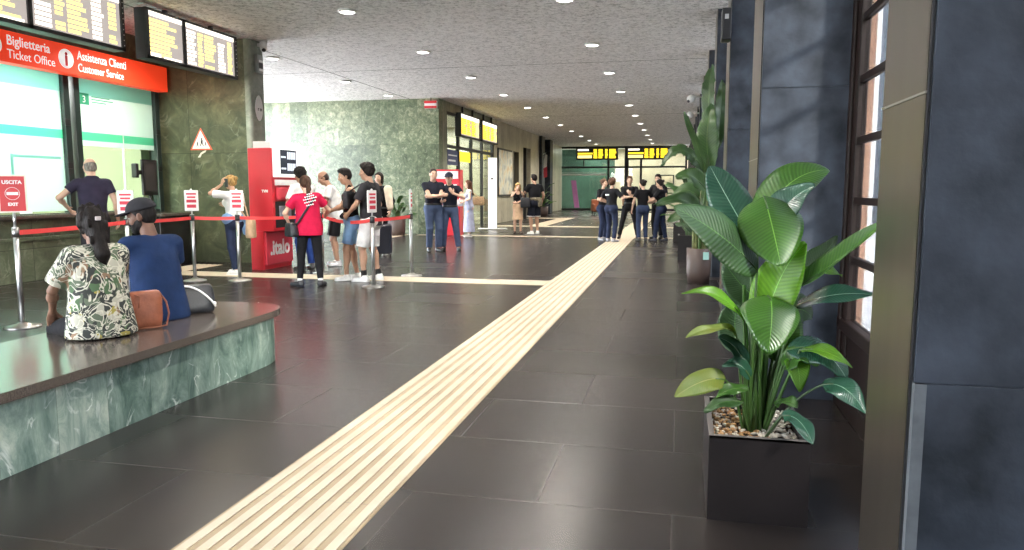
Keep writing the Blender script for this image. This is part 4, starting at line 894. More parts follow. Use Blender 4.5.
cap(sm_, '', cloth('cap_cloth', (.022, .022, .026)))
tb = thing('tan_handbag', 'tan leather bucket bag on the bench between the seated woman and man', 'handbag', (-3.69, 4.54, SEAT), math.atan2(.63, .78)+.1)
soft_box(.21, .15, .26, tan, .45, 4).build('pouch', tb, subsurf=1)
MB().tube([(.095, -.02, .24), (.13, -.05, .18), (.14, -.08, .1), (.12, -.1, .02), (.05, -.11, .012), (-.08, -.12, .012)], .006, tan, 8).build('strap', tb)
MB().tube([(-.09, -.01, .22), (-.1, -.06, .23), (-.08, -.07, .17), (-.09, -.08, .12)], .007, tan, 8).tube([(-.07, -.03, .24), (-.04, -.07, .23), (-.05, -.08, .15)], .006, tan, 8).build('drawstring', tb)
bp = thing('black_backpack', 'black backpack with white zip edging lying on the bench behind the man', 'backpack', (-3.82, 5.17, SEAT), math.atan2(.63, .78)+.05)
soft_box(.4, .3, .22, blackbag, .55, 9).build('body', bp, subsurf=1)
arc = [(-.19+.39*t, -.125+.045*math.sin(PI*t), .05+.17*math.sin(PI*(.15+.85*t))**.8) for t in np.linspace(0, 1, 14)]
MB().tube(arc, .008, white, 8).build('zip_edging', bp); MB().tube([(-.2, -.17, .16), (-.1, -.19, .13), (-.05, -.19, .09)], .011, white, 8).build('strap', bp); MB().ball((.195, -.09, .07), .016, white, 8).build('buckle', bp)
# ---- man at the counter
cm = human('grey-haired man in a dark navy polo at the ticket counter, seen from behind', (-8.2, 9.15, 0), (-.75, .66), 1.85, fair, 'thin', (.25, .23, .2), dict(mat=plum, hem=.86, o=.02, sleeve='short', slv=.014, collar=True), dict(mat=blk2, style='trousers', o=.013),
      (.03, .03, .03), 'm', .96, lean=5, head=(8, 12, 0), arms={-1: dict(wrist=(-.28, .2, 1.08), pole=(-1, -.6, 0)), 1: dict(wrist=(.3, .1, .92), pole=(.4, -1, 0))})
# ---- woman on the phone
pw = human('blonde woman in a white top holding a phone to her ear beside the red machine', (-7.2, 11.05, 0), (-.95, .2), 1.63, medium, 'bun', (.36, .22, .08), dict(mat=whc, hem=.93, o=.02, sleeve='half', slv=.02), dict(mat=jean, style='trousers', o=.012, waist=1.0), (.7, .7, .7), 'f', 1.,
      head=(12, 6, 0), arms={-1: dict(wrist=(-.12, .13, 1.6), pole=(-.5, 1, -.1), hand=(.25, -.05, .9), palm=(.9, -.3, 0)), 1: dict(wrist=(.15, .3, 1.2), pole=(1, -.6, -.6), hand=(-.4, .8, .5))},
      legs={1: dict(ankle=(.09, .12, .085)), -1: dict(ankle=(-.09, -.1, .085))})
ph = thing('mobile_phone', 'dark phone held to the ear of the blonde woman', 'phone', pw.W(pw.K(-.1, .02, -.01)), math.atan2(.95, .2))
MB().box(-.005, .005, -.035, .035, -.07, .07, black, .004).build('case', ph); MB().box(.005, .006, -.03, .03, -.06, .06, dark).build('screen', ph)
cl_ = Sdf(); cl_.cone(pw.pel+A(-.15, 0, .05), pw.pel+A(.15, -.0, .05), .1, .1, .04); cl_.cone(pw.pel+A(.12, -.1, .05), pw.pel+A(.13, -.14, -.2), .06, .05, .04)
cl_.ell(pw.pel+A(0, 0, .02), A(.2, .15, .1), None, .04)
np_mesh('tied_denim_jacket', [(*cl_.build(.009), 0)], [denim], pw.root, pw.s)
bag('tote_bag', 'beige canvas tote hanging behind the blonde woman on the phone', 'bag', pw.W((.06, -.33, .66)), .2, (.12, .26, .34), beige, [pw.W((.05, -.3, .98)), pw.W((.13, -.16, 1.2)), pw.W((.14, -.03, 1.44)), pw.W((.13, .08, 1.3)), pw.W((.1, -.2, .99))], .3, sw=.012)
# ---- queue
human('man in a white shirt with dark hair using the red machine, seen from behind', (-6.39, 11.95, 0), (-.9, .44), 1.78, medium, 'curly', (.012, .01, .009), dict(mat=whc, hem=.9, o=.02, sleeve='half', slv=.02), dict(mat=cloth('blue_trousers', (.02, .05, .2)), style='trousers', o=.014),
      (.03, .03, .03), lean=6, head=(0, 12, 0), arms={1: dict(wrist=(.1, .42, 1.2), pole=(1, -.5, -.5)), -1: dict(wrist=(-.22, .2, 1.0), pole=(-1, -1, 0))})
rv = human('woman in a crimson top and black leggings with a ponytail, seen from behind', (-5.26, 9.95, 0), (-.5, .86), 1.6, fair, 'pony', (.05, .025, .015), dict(mat=crimson, hem=.82, o=.024, sleeve='tee', slv=.02, loose=.03), dict(mat=blk, style='trousers', o=.008, flare=.004, shin=.9), (.02, .02, .025), 'f', 1.08,
      head=(20, 4, 0), side=-4, arms={1: dict(wrist=(.27, .3, 1.1), pole=(1, -.6, -.4), hand=(.1, .9, .1)), -1: dict(wrist=(-.3, .14, .98), pole=(-1, -.7, 0))}, legs={1: dict(ankle=(.15, -.06, .085), toe=(.5, 1, 0)), -1: dict(ankle=(-.17, .02, .085), toe=(-.9, .7, 0))}, socks=(.7, .7, .7))
Tt = rv.T
tx = MB(); 
for i, (wd, z) in enumerate(((.1, 1.36), (.16, 1.32), (.2, 1.28), (.17, 1.24), (.12, 1.2))):
    for k in range(int(wd/.028)): tx.box(-wd/2+k*.028, -wd/2+k*.028+.02, 0, .004, -.008, .008, white, 0, Matrix.Translation((.02, -.158+.0*i, z-.02+.007*k)))
tx.build('back_print', rv.root)
st = [rv.W(p) for p in ((.13, .07, 1.42), (.12, -.03, 1.475), (.06, -.145, 1.37), (-.06, -.165, 1.2), (-.17, -.15, 1.03), (-.23, -.06, .96))]
bag('crossbody_bag', 'black crossbody bag on the back and left hip of the woman in crimson', 'bag', rv.W((-.27, -.03, .8)), math.atan2(.5, .86)+.5, (.13, .26, .2), blackbag, st, .35, sw=.016)
human('stooping man in a white T-shirt and black shorts, behind the woman in crimson', (-6.2, 12.75, 0), (-.85, -.5), 1.76, medium, 'thin', (.05, .035, .03), dict(mat=whc, hem=.84, o=.022, sleeve='tee', slv=.024, loose=.02), dict(mat=blk, style='shorts', o=.016, len=.86, flare=.03), (.75, .75, .75),
      lean=14, head=(0, 28, 0), arms={1: dict(wrist=(.12, .38, 1.08), pole=(1, -.6, -.4)), -1: dict(wrist=(-.08, .38, 1.08), pole=(-1, -.6, -.4))})
tk = human('young man in a black tank top and denim shorts, in profile holding a phone', (-4.99, 10.8, 0), (-.87, -.45), 1.73, medium, 'short', (.014, .01, .009), dict(mat=blk, hem=.84, o=.014, style='tank'), dict(mat=denim, style='shorts', o=.012, len=.82, flare=.014), (.78, .78, .76),
      lean=3, head=(10, 16, 0), arms={-1: dict(wrist=(-.1, .33, 1.1), pole=(-1, -.5, -.8), hand=(.4, .9, .1)), 1: dict(wrist=(.14, .33, 1.08), pole=(1, -.4, -.8), hand=(-.3, .9, .1))}, legs={1: dict(ankle=(.12, -.08, .085)), -1: dict(ankle=(-.1, .1, .085))})
pt = thing('mobile_phone', 'phone held in both hands by the man in the black tank top', 'phone', tk.W((.0, .44, 1.12)), math.atan2(.87, -.45))
MB().box(-.07, .07, -.035, .035, -.004, .004, black, .003).build('case', pt); MB().box(-.065, .065, -.03, .03, .004, .005, dark).build('screen', pt)
bp2 = human('man in a charcoal T-shirt and white shorts at the end of the queue', (-4.64, 10.72, 0), (-.98, .05), 1.79, medium, 'curly', (.016, .012, .01), dict(mat=blk2, hem=.84, o=.022, sleeve='half', slv=.024, loose=.015), dict(mat=whc, style='shorts', o=.018, len=.93, flare=.02, wide=.004), (.8, .8, .78), 'm', 1.,
      head=(12, 6, 0), arms={-1: dict(wrist=(-.2, .26, 1.02), pole=(-1, -.7, -.3)), 1: dict(wrist=(.27, .12, .94), pole=(.6, -1, 0))}, legs={1: dict(ankle=(.13, -.06, .085)), -1: dict(ankle=(-.13, .06, .085))}, socks=(.02, .02, .02))
bag('shoulder_bag', 'small black bag hanging in front of the man in white shorts', 'bag', bp2.W((-.16, .26, 1.1)), math.atan2(.98, .05), (.24, .12, .26), blackbag, [bp2.W(p) for p in ((-.15, .25, 1.35), (-.12, .12, 1.44), (-.1, -.02, 1.5), (-.1, -.12, 1.42))], .3, sw=.012)
hb = human('person in dark clothes behind the man in white shorts, with a dark case', (-6.3, 15.1, 0), (-.1, -1), 1.76, fair, 'bob', (.02, .014, .01), dict(mat=blk, hem=.9, o=.014, sleeve='long'), dict(mat=blk, style='trousers', o=.016), (.5, .5, .5), 'f',
      arms={-1: dict(wrist=(-.3, .12, .95), pole=(-.5, -1, 0)), 1: dict(wrist=(.2, .26, 1.1), pole=(1, -.6, 0))})
cj = Sdf(); cj.cone(hb.T((-.21, .03, 1.4)), A(-.3, .12, 1.02), .09, .07, .03); np_mesh('cream_jacket', [(*cj.build(.01), 0)], [cloth('cream_cloth', (.72, .62, .48))], hb.root, hb.s)
sc = thing('dark_suitcase', 'dark upright suitcase standing behind the man in white shorts', 'suitcase', (-6.1, 14.8, 0), .3)
MB().box(-.16, .16, -.13, .13, .05, .68, pbr('dark_blue_case', (.01, .012, .022), .4), .04).build('shell', sc); MB().box(-.12, -.1, .08, .1, .68, 1.0, steel).box(.1, .12, .08, .1, .68, 1.0, steel).box(-.13, .13, .07, .11, 1.0, 1.03, black, .008).build('handle', sc)
for sx in (-.12, .12):
    for sy in (-.09, .09): MB().cyl((sx-.015, sy, .03), (sx+.015, sy, .03), .03, black).build('wheel', sc)
# ---- police
shirtp = dict(mat=navy, hem=1.0, o=.014, sleeve='short', slv=.014, collar=True)
human('police officer in a dark polo with folded arms, bareheaded', (-5.42, 16.05, 0), (.6, -.8), 1.86, fair, 'crop', (.03, .022, .018), shirtp, dict(mat=polj, style='trousers', o=.016, wide=.004), (.015, .015, .015), 'm', 1.08, head=(-5, 2, 0), belt=True, shoeh=.06,
      arms={1: dict(wrist=(-.1, .24, 1.2), pole=(1, -.1, -.8), hand=(-1, .1, .1), palm=(0, -1, 0)), -1: dict(wrist=(.1, .26, 1.17), pole=(-1, -.1, -.8), hand=(1, .1, .1), palm=(0, -1, 0))})
p2 = human('police officer in a peaked cap and dark polo with one hand on the chest', (-5.13, 16.35, 0), (.15, -.98), 1.77, fair, 'crop', (.03, .022, .018), shirtp, dict(mat=polj, style='trousers', o=.016, wide=.004), (.015, .015, .015), 'm', 1.05, head=(-8, 6, 0), belt=True, shoeh=.06,
      arms={-1: dict(wrist=(-.12, .22, 1.3), pole=(-1, .2, -.8), hand=(.6, .2, .8), palm=(.2, -1, .2)), 1: dict(wrist=(.12, .3, 1.12), pole=(1, -.3, -.8), hand=(-.6, .8, .1), palm=(0, -.2, 1))}, legs={1: dict(ankle=(.15, 0, .085)), -1: dict(ankle=(-.2, .0, .085))})
cap(p2, '', cloth('police_cap', (.02, .022, .035)))
for q, lab in ((p2, ''),):
    MB().box(.15, .2, -.05, .05, .8, .98, black, .015).build('holster', q.root)
# ---- woman in long dress
dw = human('woman with long brown hair in a long grey-blue dress beside the police officers', (-6.1, 21.35, 0), (-.9, -.35), 1.66, fair, 'long', (.09, .04, .022), dict(mat=whc, hem=1.05, o=.014, sleeve='none'), dict(mat=cloth('grey_blue_dress', (.36, .38, .5)), style='dress', hem=.16, flare=.24, o=.016), (.5, .45, .4), 'f',
      arms={1: dict(wrist=(.2, .28, 1.1), pole=(1, -.6, -.4)), -1: dict(wrist=(-.2, .2, 1.1), pole=(-1, -.6, -.4))})
bag('white_handbag', 'white handbag on the arm of the woman in the long dress', 'handbag', dw.W((.12, .3, .95)), 1.2, (.3, .14, .2), whc, [dw.W(p) for p in ((.02, .3, 1.13), (.1, .26, 1.25), (.22, .28, 1.16))], .3, sw=.01)
bag('straw_bag', 'light brown straw bag behind the woman in the long dress', 'bag', dw.W((.2, -.32, .98)), 0, (.34, .2, .26), pbr('straw', (.5, .33, .18), .8, nscale=30, namt=.3), [dw.W(p) for p in ((.15, -.28, 1.22), (.18, -.1, 1.4), (.1, -.05, 1.44), (.22, -.36, 1.22))], .2, sw=.01)
# ---- couple
human('blonde woman in a black crop top and beige skirt with a hand at her mouth', (-4.98, 23.0, 0), (.35, -.93), 1.6, fair, 'long', (.5, .32, .13), dict(mat=blk, hem=1.06, o=.012, style='tank'), dict(mat=beige, style='skirt', hem=.5, flare=.19, o=.01), (.06, .03, .02), 'f', head=(0, 14, 0),
      arms={1: dict(wrist=(.08, .18, 1.47), pole=(1, .2, -1), hand=(-.4, -.1, 1), palm=(0, -1, 0)), -1: dict(wrist=(.06, .22, 1.08), pole=(-1, -.2, -.5), hand=(1, .2, 0))})
cb_ = human('tall man in a black T-shirt and dark shorts beside the beige skirt', (-4.47, 23.15, 0), (-.6, .8), 1.86, medium, 'short', (.014, .01, .009), dict(mat=blk, hem=.9, o=.018, sleeve='tee', slv=.02), dict(mat=navy, style='shorts', o=.018, len=.88, flare=.035), (.8, .8, .78), 'm', 1.06,
      arms={-1: dict(wrist=(-.2, .3, 1.05), pole=(-1, -.6, -.3)), 1: dict(wrist=(.27, .05, .92), pole=(.5, -1, 0))}, head=(14, 4, 0))
camo = pbr('camouflage', (.13, .11, .07), .8, nscale=16, namt=.7)
tj = Sdf(); tj.ell(cb_.pel+A(0, 0, .08), A(.2, .16, .09), None, .03); tj.cone(cb_.pel+A(.1, -.14, .06), cb_.pel+A(.1, -.16, -.1), .07, .06, .04); np_mesh('tied_camouflage_jacket', [(*tj.build(.01), 0)], [camo], cb_.root, cb_.s)
tr_ = Sdf()
for e in (1, -1):
    b = cb_.pel+A(e*.09, 0, -.03); c = b+(cb_.kn[e]-b)*.88; tr_.cone(c-A(0, 0, .0), c-A(0, 0, .035), .112, .113, .01, None, [(c-A(0, 0, .035), (0, 0, -1)), (c+A(0, 0, .01), (0, 0, 1))])
np_mesh('white_trim', [(*tr_.build(.01), 0)], [whc], cb_.root, cb_.s)
bag('black_shoulder_bag', 'black bag between the woman in the beige skirt and the tall man', 'bag', (-4.72, 22.93, .83), .2, (.3, .16, .32), blackbag, [(-4.8, 22.95, 1.12), (-4.84, 22.97, 1.3), (-4.76, 22.98, 1.3), (-4.68, 22.95, 1.12)], .3, sw=.012)
# ---- far group of six in dark uniforms
uni = dict(mat=blk, hem=.93, o=.016, sleeve='half', slv=.016); unj = dict(mat=jean, style='trousers', o=.014); G = 'people in dark uniforms standing on the tactile strip'
v2 = dict(vox=.0095, group=G)
human('leftmost of the far dark-dressed group, half hidden by a curly-haired companion', (-2.06, 20.6, 0), (.75, -.5), 1.68, fair, 'bun', (.1, .05, .03), uni, unj, (.25, .25, .27), 'f', arms={1: dict(wrist=(.15, .26, 1.1), pole=(1, -.6, -.4))}, **v2)
g2 = human('curly-haired person with a white mark on the back, in the far dark group', (-1.78, 20.05, 0), (.45, .85), 1.69, fair, 'curly', (.09, .045, .028), uni, unj, (.3, .3, .32), 'f', 1.05, arms={1: dict(wrist=(.25, .2, 1.08), pole=(1, -.7, -.2)), -1: dict(wrist=(-.22, .2, 1.1), pole=(-1, -.7, -.2))}, **v2)
MB().box(-.1, .02, -.156, -.152, 1.24, 1.28, white).build('back_print', g2.root)
human('man with folded arms and wide stance facing the camera, middle of the far group', (-1.4, 21.4, 0), (.15, -1), 1.76, fair, 'short', (.1, .05, .03), uni, dict(mat=blk, style='trousers', o=.014), (.02, .02, .02), 'm', 1.06, belt=True, head=(-6, 4, 0),
      arms={1: dict(wrist=(-.06, .24, 1.2), pole=(1, -.1, -.8), hand=(-1, .1, .1), palm=(0, -1, 0)), -1: dict(wrist=(.0, .25, 1.25), pole=(-1, -.1, -.8), hand=(.5, .1, .8), palm=(0, -1, 0))}, legs={1: dict(ankle=(.27, 0, .085)), -1: dict(ankle=(-.25, .0, .085))}, **v2)
human('woman with a dark bun and blue jeans, right of the man with folded arms', (-.98, 20.5, 0), (-.3, .9), 1.66, fair, 'bun', (.016, .012, .01), dict(mat=blk, hem=.98, o=.014, sleeve='tee', slv=.014), dict(mat=cloth('mid_jeans', (.035, .05, .1)), style='trousers', o=.012), (.05, .05, .05), 'f', 1.05, head=(35, 2, 0),
      arms={-1: dict(wrist=(-.3, .03, .92), pole=(-.6, -1, 0)), 1: dict(wrist=(.2, .26, 1.12), pole=(1, -.6, -.3))}, **v2)
human('tall dark-haired man at the back right of the far group', (-.6, 21.6, 0), (-.5, -.86), 1.82, fair, 'short', (.014, .01, .009), uni, dict(mat=blk, style='trousers', o=.014), (.03, .03, .03), 'm', head=(15, 12, 0), arms={1: dict(wrist=(.1, .3, 1.12), pole=(1, -.6, -.3)), -1: dict(wrist=(-.15, .3, 1.12), pole=(-1, -.6, -.3))}, **v2)
g6 = human('woman with dark tied hair at the right edge of the far group', (-.5, 20.5, 0), (-.8, .3), 1.66, fair, 'bun', (.014, .01, .009), uni, unj, (.03, .03, .04), 'f', head=(5, 12, 0), arms={-1: dict(wrist=(-.15, .32, 1.12), pole=(-1, -.6, -.3)), 1: dict(wrist=(.15, .3, 1.12), pole=(1, -.6, -.3))}, legs={1: dict(ankle=(.12, -.12, .085)), -1: dict(ankle=(-.1, .12, .085))}, **v2)
bag('white_bag', 'white bag carried by the woman at the right edge of the far group', 'bag', g6.W((.3, .12, .72)), .9, (.3, .12, .3), whc, [g6.W(p) for p in ((.28, .1, 1.02), (.22, .02, 1.2), (.18, .0, 1.46), (.3, .14, 1.02))], .2, sw=.01)
# ================================================================== PLANTS
def leaf_mat(name, c, c2, rough=.28, trans=.35, mid=(.4, .55, .2)):
    m, N, L, P = nt(name); out = N['Material Output']
    uv = N.new('ShaderNodeUVMap'); uv.uv_map = 'UVMap'; sp = N.new('ShaderNodeSeparateXYZ'); L.new(uv.outputs[0], sp.inputs[0])
    av = mth(N, L, 'ABSOLUTE', mth(N, L, 'SUBTRACT', sp.outputs[1], .5))
    ph = mth(N, L, 'SUBTRACT', mth(N, L, 'MULTIPLY', sp.outputs[0], 150), mth(N, L, 'MULTIPLY', av, 40))
    sn = mth(N, L, 'ADD', mth(N, L, 'MULTIPLY', mth(N, L, 'SINE', ph), .5), .5)
    tc = N.new('ShaderNodeTexCoord'); n = N.new('ShaderNodeTexNoise'); n.inputs['Scale'].default_value = 5; L.new(tc.outputs['Object'], n.inputs['Vector'])
    f = mth(N, L, 'ADD', mth(N, L, 'MULTIPLY', n.outputs['Fac'], .75), mth(N, L, 'MULTIPLY', sn, .22))
    col = ramp(N, L, f, [(.2, c), (.75, c2)])
    mx = N.new('ShaderNodeMix'); mx.data_type = 'RGBA'; L.new(mth(N, L, 'LESS_THAN', av, .009), mx.inputs[0]); L.new(col, mx.inputs[6]); mx.inputs[7].default_value = (*mid, 1)
    L.new(mx.outputs[2], P.inputs['Base Color']); P.inputs['Roughness'].default_value = rough; P.inputs['Specular IOR Level'].default_value = .6
    b = N.new('ShaderNodeBump'); b.inputs['Strength'].default_value = .35; b.inputs['Distance'].default_value = .004; L.new(sn, b.inputs['Height']); L.new(b.outputs[0], P.inputs['Normal'])
    tl = N.new('ShaderNodeBsdfTranslucent'); L.new(mx.outputs[2], tl.inputs[0])
    hs = N.new('ShaderNodeHueSaturation'); hs.inputs['Value'].default_value = 2.2; hs.inputs['Saturation'].default_value = 1.05; L.new(mx.outputs[2], hs.inputs['Color']); L.new(hs.outputs[0], tl.inputs[0])
    ms = N.new('ShaderNodeMixShader'); ms.inputs[0].default_value = trans; L.new(P.outputs[0], ms.inputs[1]); L.new(tl.outputs[0], ms.inputs[2]); L.new(ms.outputs[0], out.inputs[0])
    return m
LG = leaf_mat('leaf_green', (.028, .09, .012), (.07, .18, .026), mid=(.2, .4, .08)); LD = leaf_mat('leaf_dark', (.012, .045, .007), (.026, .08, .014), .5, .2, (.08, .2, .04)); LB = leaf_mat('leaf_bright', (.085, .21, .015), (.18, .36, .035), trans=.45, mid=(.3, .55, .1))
LT = leaf_mat('leaf_bluish', (.014, .06, .036), (.035, .11, .062), .2, .2, (.3, .5, .35)); LY = leaf_mat('leaf_yellowing', (.22, .22, .04), (.12, .22, .04), .4, .35, (.45, .4, .15)); stalk_m = pbr('leaf_stalk', (.05, .11, .024), .35, nscale=6, namt=.25, stretch=(1, 1, .2))
stalk_d = pbr('leaf_stalk_dark', (.03, .06, .02), .4)
LK = leaf_mat('leaf_distant', (.014, .045, .012), (.045, .1, .025), .4, .25, (.1, .18, .06)); LK2 = leaf_mat('leaf_distant_light', (.03, .08, .02), (.08, .16, .045), .35, .3, (.15, .25, .08))
def bez(P, t):
    P = [Vector(p) for p in P]
    while len(P) > 1: P = [a.lerp(b, t) for a, b in zip(P, P[1:])]
    return P[0]
def leaf(root, base, ctrl, tip, width, nrm, m, foot=None, fctrl=None, fold=.22, droop=0., ripple=.01, r=.008, twist=0., name='leaf', org=None, sm=None, tear=0):
    o0 = org or root.location; L_ = lambda p: Vector(p)-Vector(o0)
    ns, nc = 26, 10; vs, fs, uvs = [], [], []
    nrm = Vector(nrm).normalized(); rr = random.Random(int(abs(base[0]*1e4))+int(abs(tip[2]*1e3)))
    ph = rr.uniform(0, 6)
    for i in range(ns+1):
        t = i/ns; p = bez((base, ctrl, tip), t); d = (bez((base, ctrl, tip), min(1, t+.02))-bez((base, ctrl, tip), max(0, t-.02))).normalized()
        sd = d.cross(nrm).normalized(); n = sd.cross(d).normalized()
        q = Matrix.Rotation(twist*t, 3, d); sd = q @ sd; n = q @ n
        w = width/2*max(.02, math.sin(PI*min(1, t**.78*.985+.012)))**.62
        for j in range(nc+1):
            v = j/nc*2-1
            z = fold*abs(v)*w-droop*w*v*v+ripple*math.sin(9*t+ph+(2 if v > 0 else 0))*abs(v)**1.5
            if tear and j not in (nc//2,) and (i % 5 == 0): z -= tear*abs(v)
            vs.append(L_(p+sd*w*v+n*z)); uvs.append((t, j/nc))
    for i in range(ns):
        for j in range(nc):
            a = i*(nc+1)+j; fs.append((a, a+1, a+nc+2, a+nc+1))
    me = bpy.data.meshes.new(name); me.from_pydata([tuple(v) for v in vs], [], fs); uvl = me.uv_layers.new(name='UVMap')
    for lp in me.loops: uvl.data[lp.index].uv = uvs[lp.vertex_index]
    for p in me.polygons: p.use_smooth = True
    me.materials.append(m); me.materials.append(stalk_m); o = bpy.data.objects.new(name, me); COL.objects.link(o); o.parent = root
    md = o.modifiers.new('thickness', 'SOLIDIFY'); md.thickness = .0016
    if foot is not None:
        fc = fctrl if fctrl is not None else (Vector(foot)*.35+Vector(base)*.65+Vector((0, 0, .0)))
        pts = [L_(bez((foot, fc, base), t)) for t in np.linspace(0, 1, 12)]+[L_(bez((base, ctrl, tip), t)) for t in (.06, .14, .24)]
        MB().tube(pts, r*1.25, sm or stalk_m, 8, r*.5).build('leaf_stalk', root)
    return o
# ---- hero plant: square planter
PX, PYc = .352, 3.5
hp = thing('potted_plant', 'large broad-leaved plant in a square dark brown planter, nearest the camera', 'potted plant', (PX, PYc, 0), 0, 'potted plants along the right side')
potm = pbr('planter_brown', (.014, .011, .011), .42, nscale=3, namt=.25, bscale=12, bump=.04); potr = pbr('planter_rim', (.12, .105, .095), .5, nscale=6, namt=.25)
def planter(root, sx, sy, h, th, z_fill):
    m = MB(); m.box(-sx, sx, -sy, -sy+th, 0, h, potm); m.box(-sx, sx, sy-th, sy, 0, h, potm); m.box(-sx, -sx+th, -sy+th, sy-th, 0, h, potm); m.box(sx-th, sx, -sy+th, sy-th, 0, h, potm); m.box(-sx+th, sx-th, -sy+th, sy-th, 0, .03, potm)
    p = m.build('planter', root)
    r = MB(); r.box(-sx-.001, -sx+th, -sy, sy, h-.012, h+.002, potr, .002); r.box(sx-th, sx+.001, -sy, sy, h-.012, h+.002, potr, .002); r.box(-sx+th, sx-th, -sy, -sy+th, h-.012, h+.002, potr, .002); r.box(-sx+th, sx-th, sy-th, sy, h-.012, h+.002, potr, .002); r.build('rim', p)
planter(hp, .205, .31, .375, .022, .33)
MB().box(-.183, .183, -.288, .288, .03, .315, pbr('soil', (.03, .02, .014), .9)).build('soil', hp)
chip = [pbr('bark_chip', (.42, .24, .1), .8, nscale=20, namt=.3), pbr('pale_pebble', (.5, .44, .36), .7, nscale=20, namt=.2), pbr('dark_chip', (.16, .09, .05), .85), pbr('white_pebble', (.62, .58, .5), .6)]
rc = random.Random(3); g_ = MB()
for _ in range(620):
    x, y = rc.uniform(-.178, .178), rc.uniform(-.283, .283); k = rc.random()
    lft = x < .02
    m = chip[0] if (k < .55 and lft) else chip[1] if k < .7 else chip[3] if k < .88 else chip[2]
    t = bmesh.new(); bmesh.ops.create_icosphere(t, subdivisions=1, radius=1)
    sc = Vector((rc.uniform(.009, .02), rc.uniform(.007, .014), rc.uniform(.005, .009)))
    M = Matrix.Translation((x, y, .318+rc.uniform(0, .016))) @ Matrix.Rotation(rc.uniform(0, 6), 4, 'Z') @ Matrix.Rotation(rc.uniform(-.5, .5), 4, 'X') @ Matrix.Diagonal((*sc, 1))
    for v in t.verts: v.co *= rc.uniform(.75, 1.15)
    g_.merge(t, m, M)
g_.build('bark_chips', hp)['kind'] = 'stuff'
def ft(dx=0, dy=0): return Vector((.36+dx, 3.47+dy, .31))
V3 = Vector
def L(b, c, t, wpx, nrm, m, f=(0, 0), **k):     # b, c, t = (photo x, photo y, depth)
    B, C_, T_ = at(*b), at(*c), at(*t); w = wpx*(B.y+T_.y)/2/F_PX
    return leaf(hp, B, C_, T_, w, nrm, m, ft(*f), **k)
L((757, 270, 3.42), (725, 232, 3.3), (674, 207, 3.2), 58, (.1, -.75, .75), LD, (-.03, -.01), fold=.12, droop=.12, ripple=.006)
L((755, 246, 3.62), (728, 200, 3.68), (710, 166, 3.74), 40, (-.25, -.75, .5), LT, (-.02, .04), fold=.1, droop=.1, ripple=.006)
L((758, 222, 3.55), (790, 168, 3.62), (829, 170, 3.66), 46, (-.35, -.7, .6), LG, (.0, .03), fold=.15, droop=.1, ripple=.006)
L((770, 230, 3.52), (786, 196, 3.5), (815, 186, 3.46), 34, (-.3, -.7, .6), LT, (.01, .02), fold=.2, droop=.05)
L((764, 196, 3.5), (772, 222, 3.36), (781, 266, 3.3), 60, (.0, -.9, .35), LG, (.0, .0), fctrl=at(748, 250, 3.52), fold=-.12, droop=.12, ripple=.008)
L((762, 338, 3.42), (775, 270, 3.42), (806, 243, 3.4), 44, (-.35, -.85, .3), LB, (.01, .0), fold=.18, droop=.05, ripple=.012)
L((768, 296, 3.4), (776, 300, 3.24), (768, 354, 3.18), 56, (.1, -.8, .5), LG, (.02, -.02), fctrl=at(758, 300, 3.46), fold=-.12, droop=.15, ripple=.008)
L((800, 286, 3.42), (838, 262, 3.36), (884, 222, 3.28), 27, (-.4, -.45, .8), LG, (.03, .01), fold=.45, droop=0, ripple=.004)
L((796, 306, 3.44), (836, 288, 3.4), (880, 296, 3.34), 25, (-.1, -.5, .85), LT, (.03, .02), fold=.3, droop=.2)
L((796, 278, 3.58), (820, 262, 3.6), (838, 236, 3.6), 24, (-.3, -.6, .7), LD, (.02, .04), fold=.3)
L((800, 272, 3.5), (822, 264, 3.5), (842, 276, 3.46), 13, (0, -.5, .8), LB, (.02, .03), fold=.3)
L((744, 322, 3.4), (726, 286, 3.3), (682, 293, 3.2), 17, (.0, -.6, .75), LB, (-.03, 0), fold=.3, droop=.1, r=.006)
L((736, 334, 3.36), (720, 320, 3.28), (686, 338, 3.2), 13, (.0, -.5, .8), LY, (-.04, -.02), fold=.3, r=.006)
L((725, 380, 3.32), (706, 374, 3.24), (675, 397, 3.15), 26, (.15, -.75, .6), LY, (-.05, -.03), fctrl=at(735, 385, 3.4), fold=.15, droop=.15, r=.006)
L((787, 350, 3.4), (825, 338, 3.36), (846, 378, 3.3), 34, (.1, -.6, .75), LT, (.03, .01), fold=.12, droop=.25)
L((800, 350, 3.36), (828, 346, 3.3), (852, 368, 3.24), 14, (0, -.6, .75), LB, (.04, .0), fold=.3)
L((822, 385, 3.28), (846, 378, 3.22), (866, 414, 3.16), 26, (.1, -.7, .65), LT, (.05, -.05), fctrl=at(790, 398, 3.4), fold=.12, droop=.15, sm=stalk_d, r=.007)
L((783, 416, 3.24), (800, 412, 3.2), (813, 444, 3.08), 22, (.2, -.6, .75), LT, (.03, -.1), fctrl=at(772, 428, 3.3), fold=.12, droop=.15, sm=stalk_d, r=.006)
L((742, 402, 3.36), (722, 398, 3.3), (704, 412, 3.24), 16, (.0, -.6, .8), LD, (-.02, -.03), fold=.2, r=.006)
L((748, 390, 3.36), (732, 384, 3.32), (716, 398, 3.28), 14, (.0, -.6, .8), LG, (-.02, -.02), fold=.2, r=.006)
L((746, 366, 3.38), (735, 340, 3.34), (718, 338, 3.3), 16, (-.2, -.7, .6), LT, (-.03, -.01), fold=.2, r=.006)
L((750, 378, 3.36), (742, 358, 3.32), (722, 366, 3.28), 15, (-.2, -.7, .6), LT, (-.02, -.02), fold=.2, r=.006)
L((786, 352, 3.42), (800, 352, 3.4), (800, 392, 3.36), 24, (.1, -.85, .4), LB, (.03, .02), fold=.15)
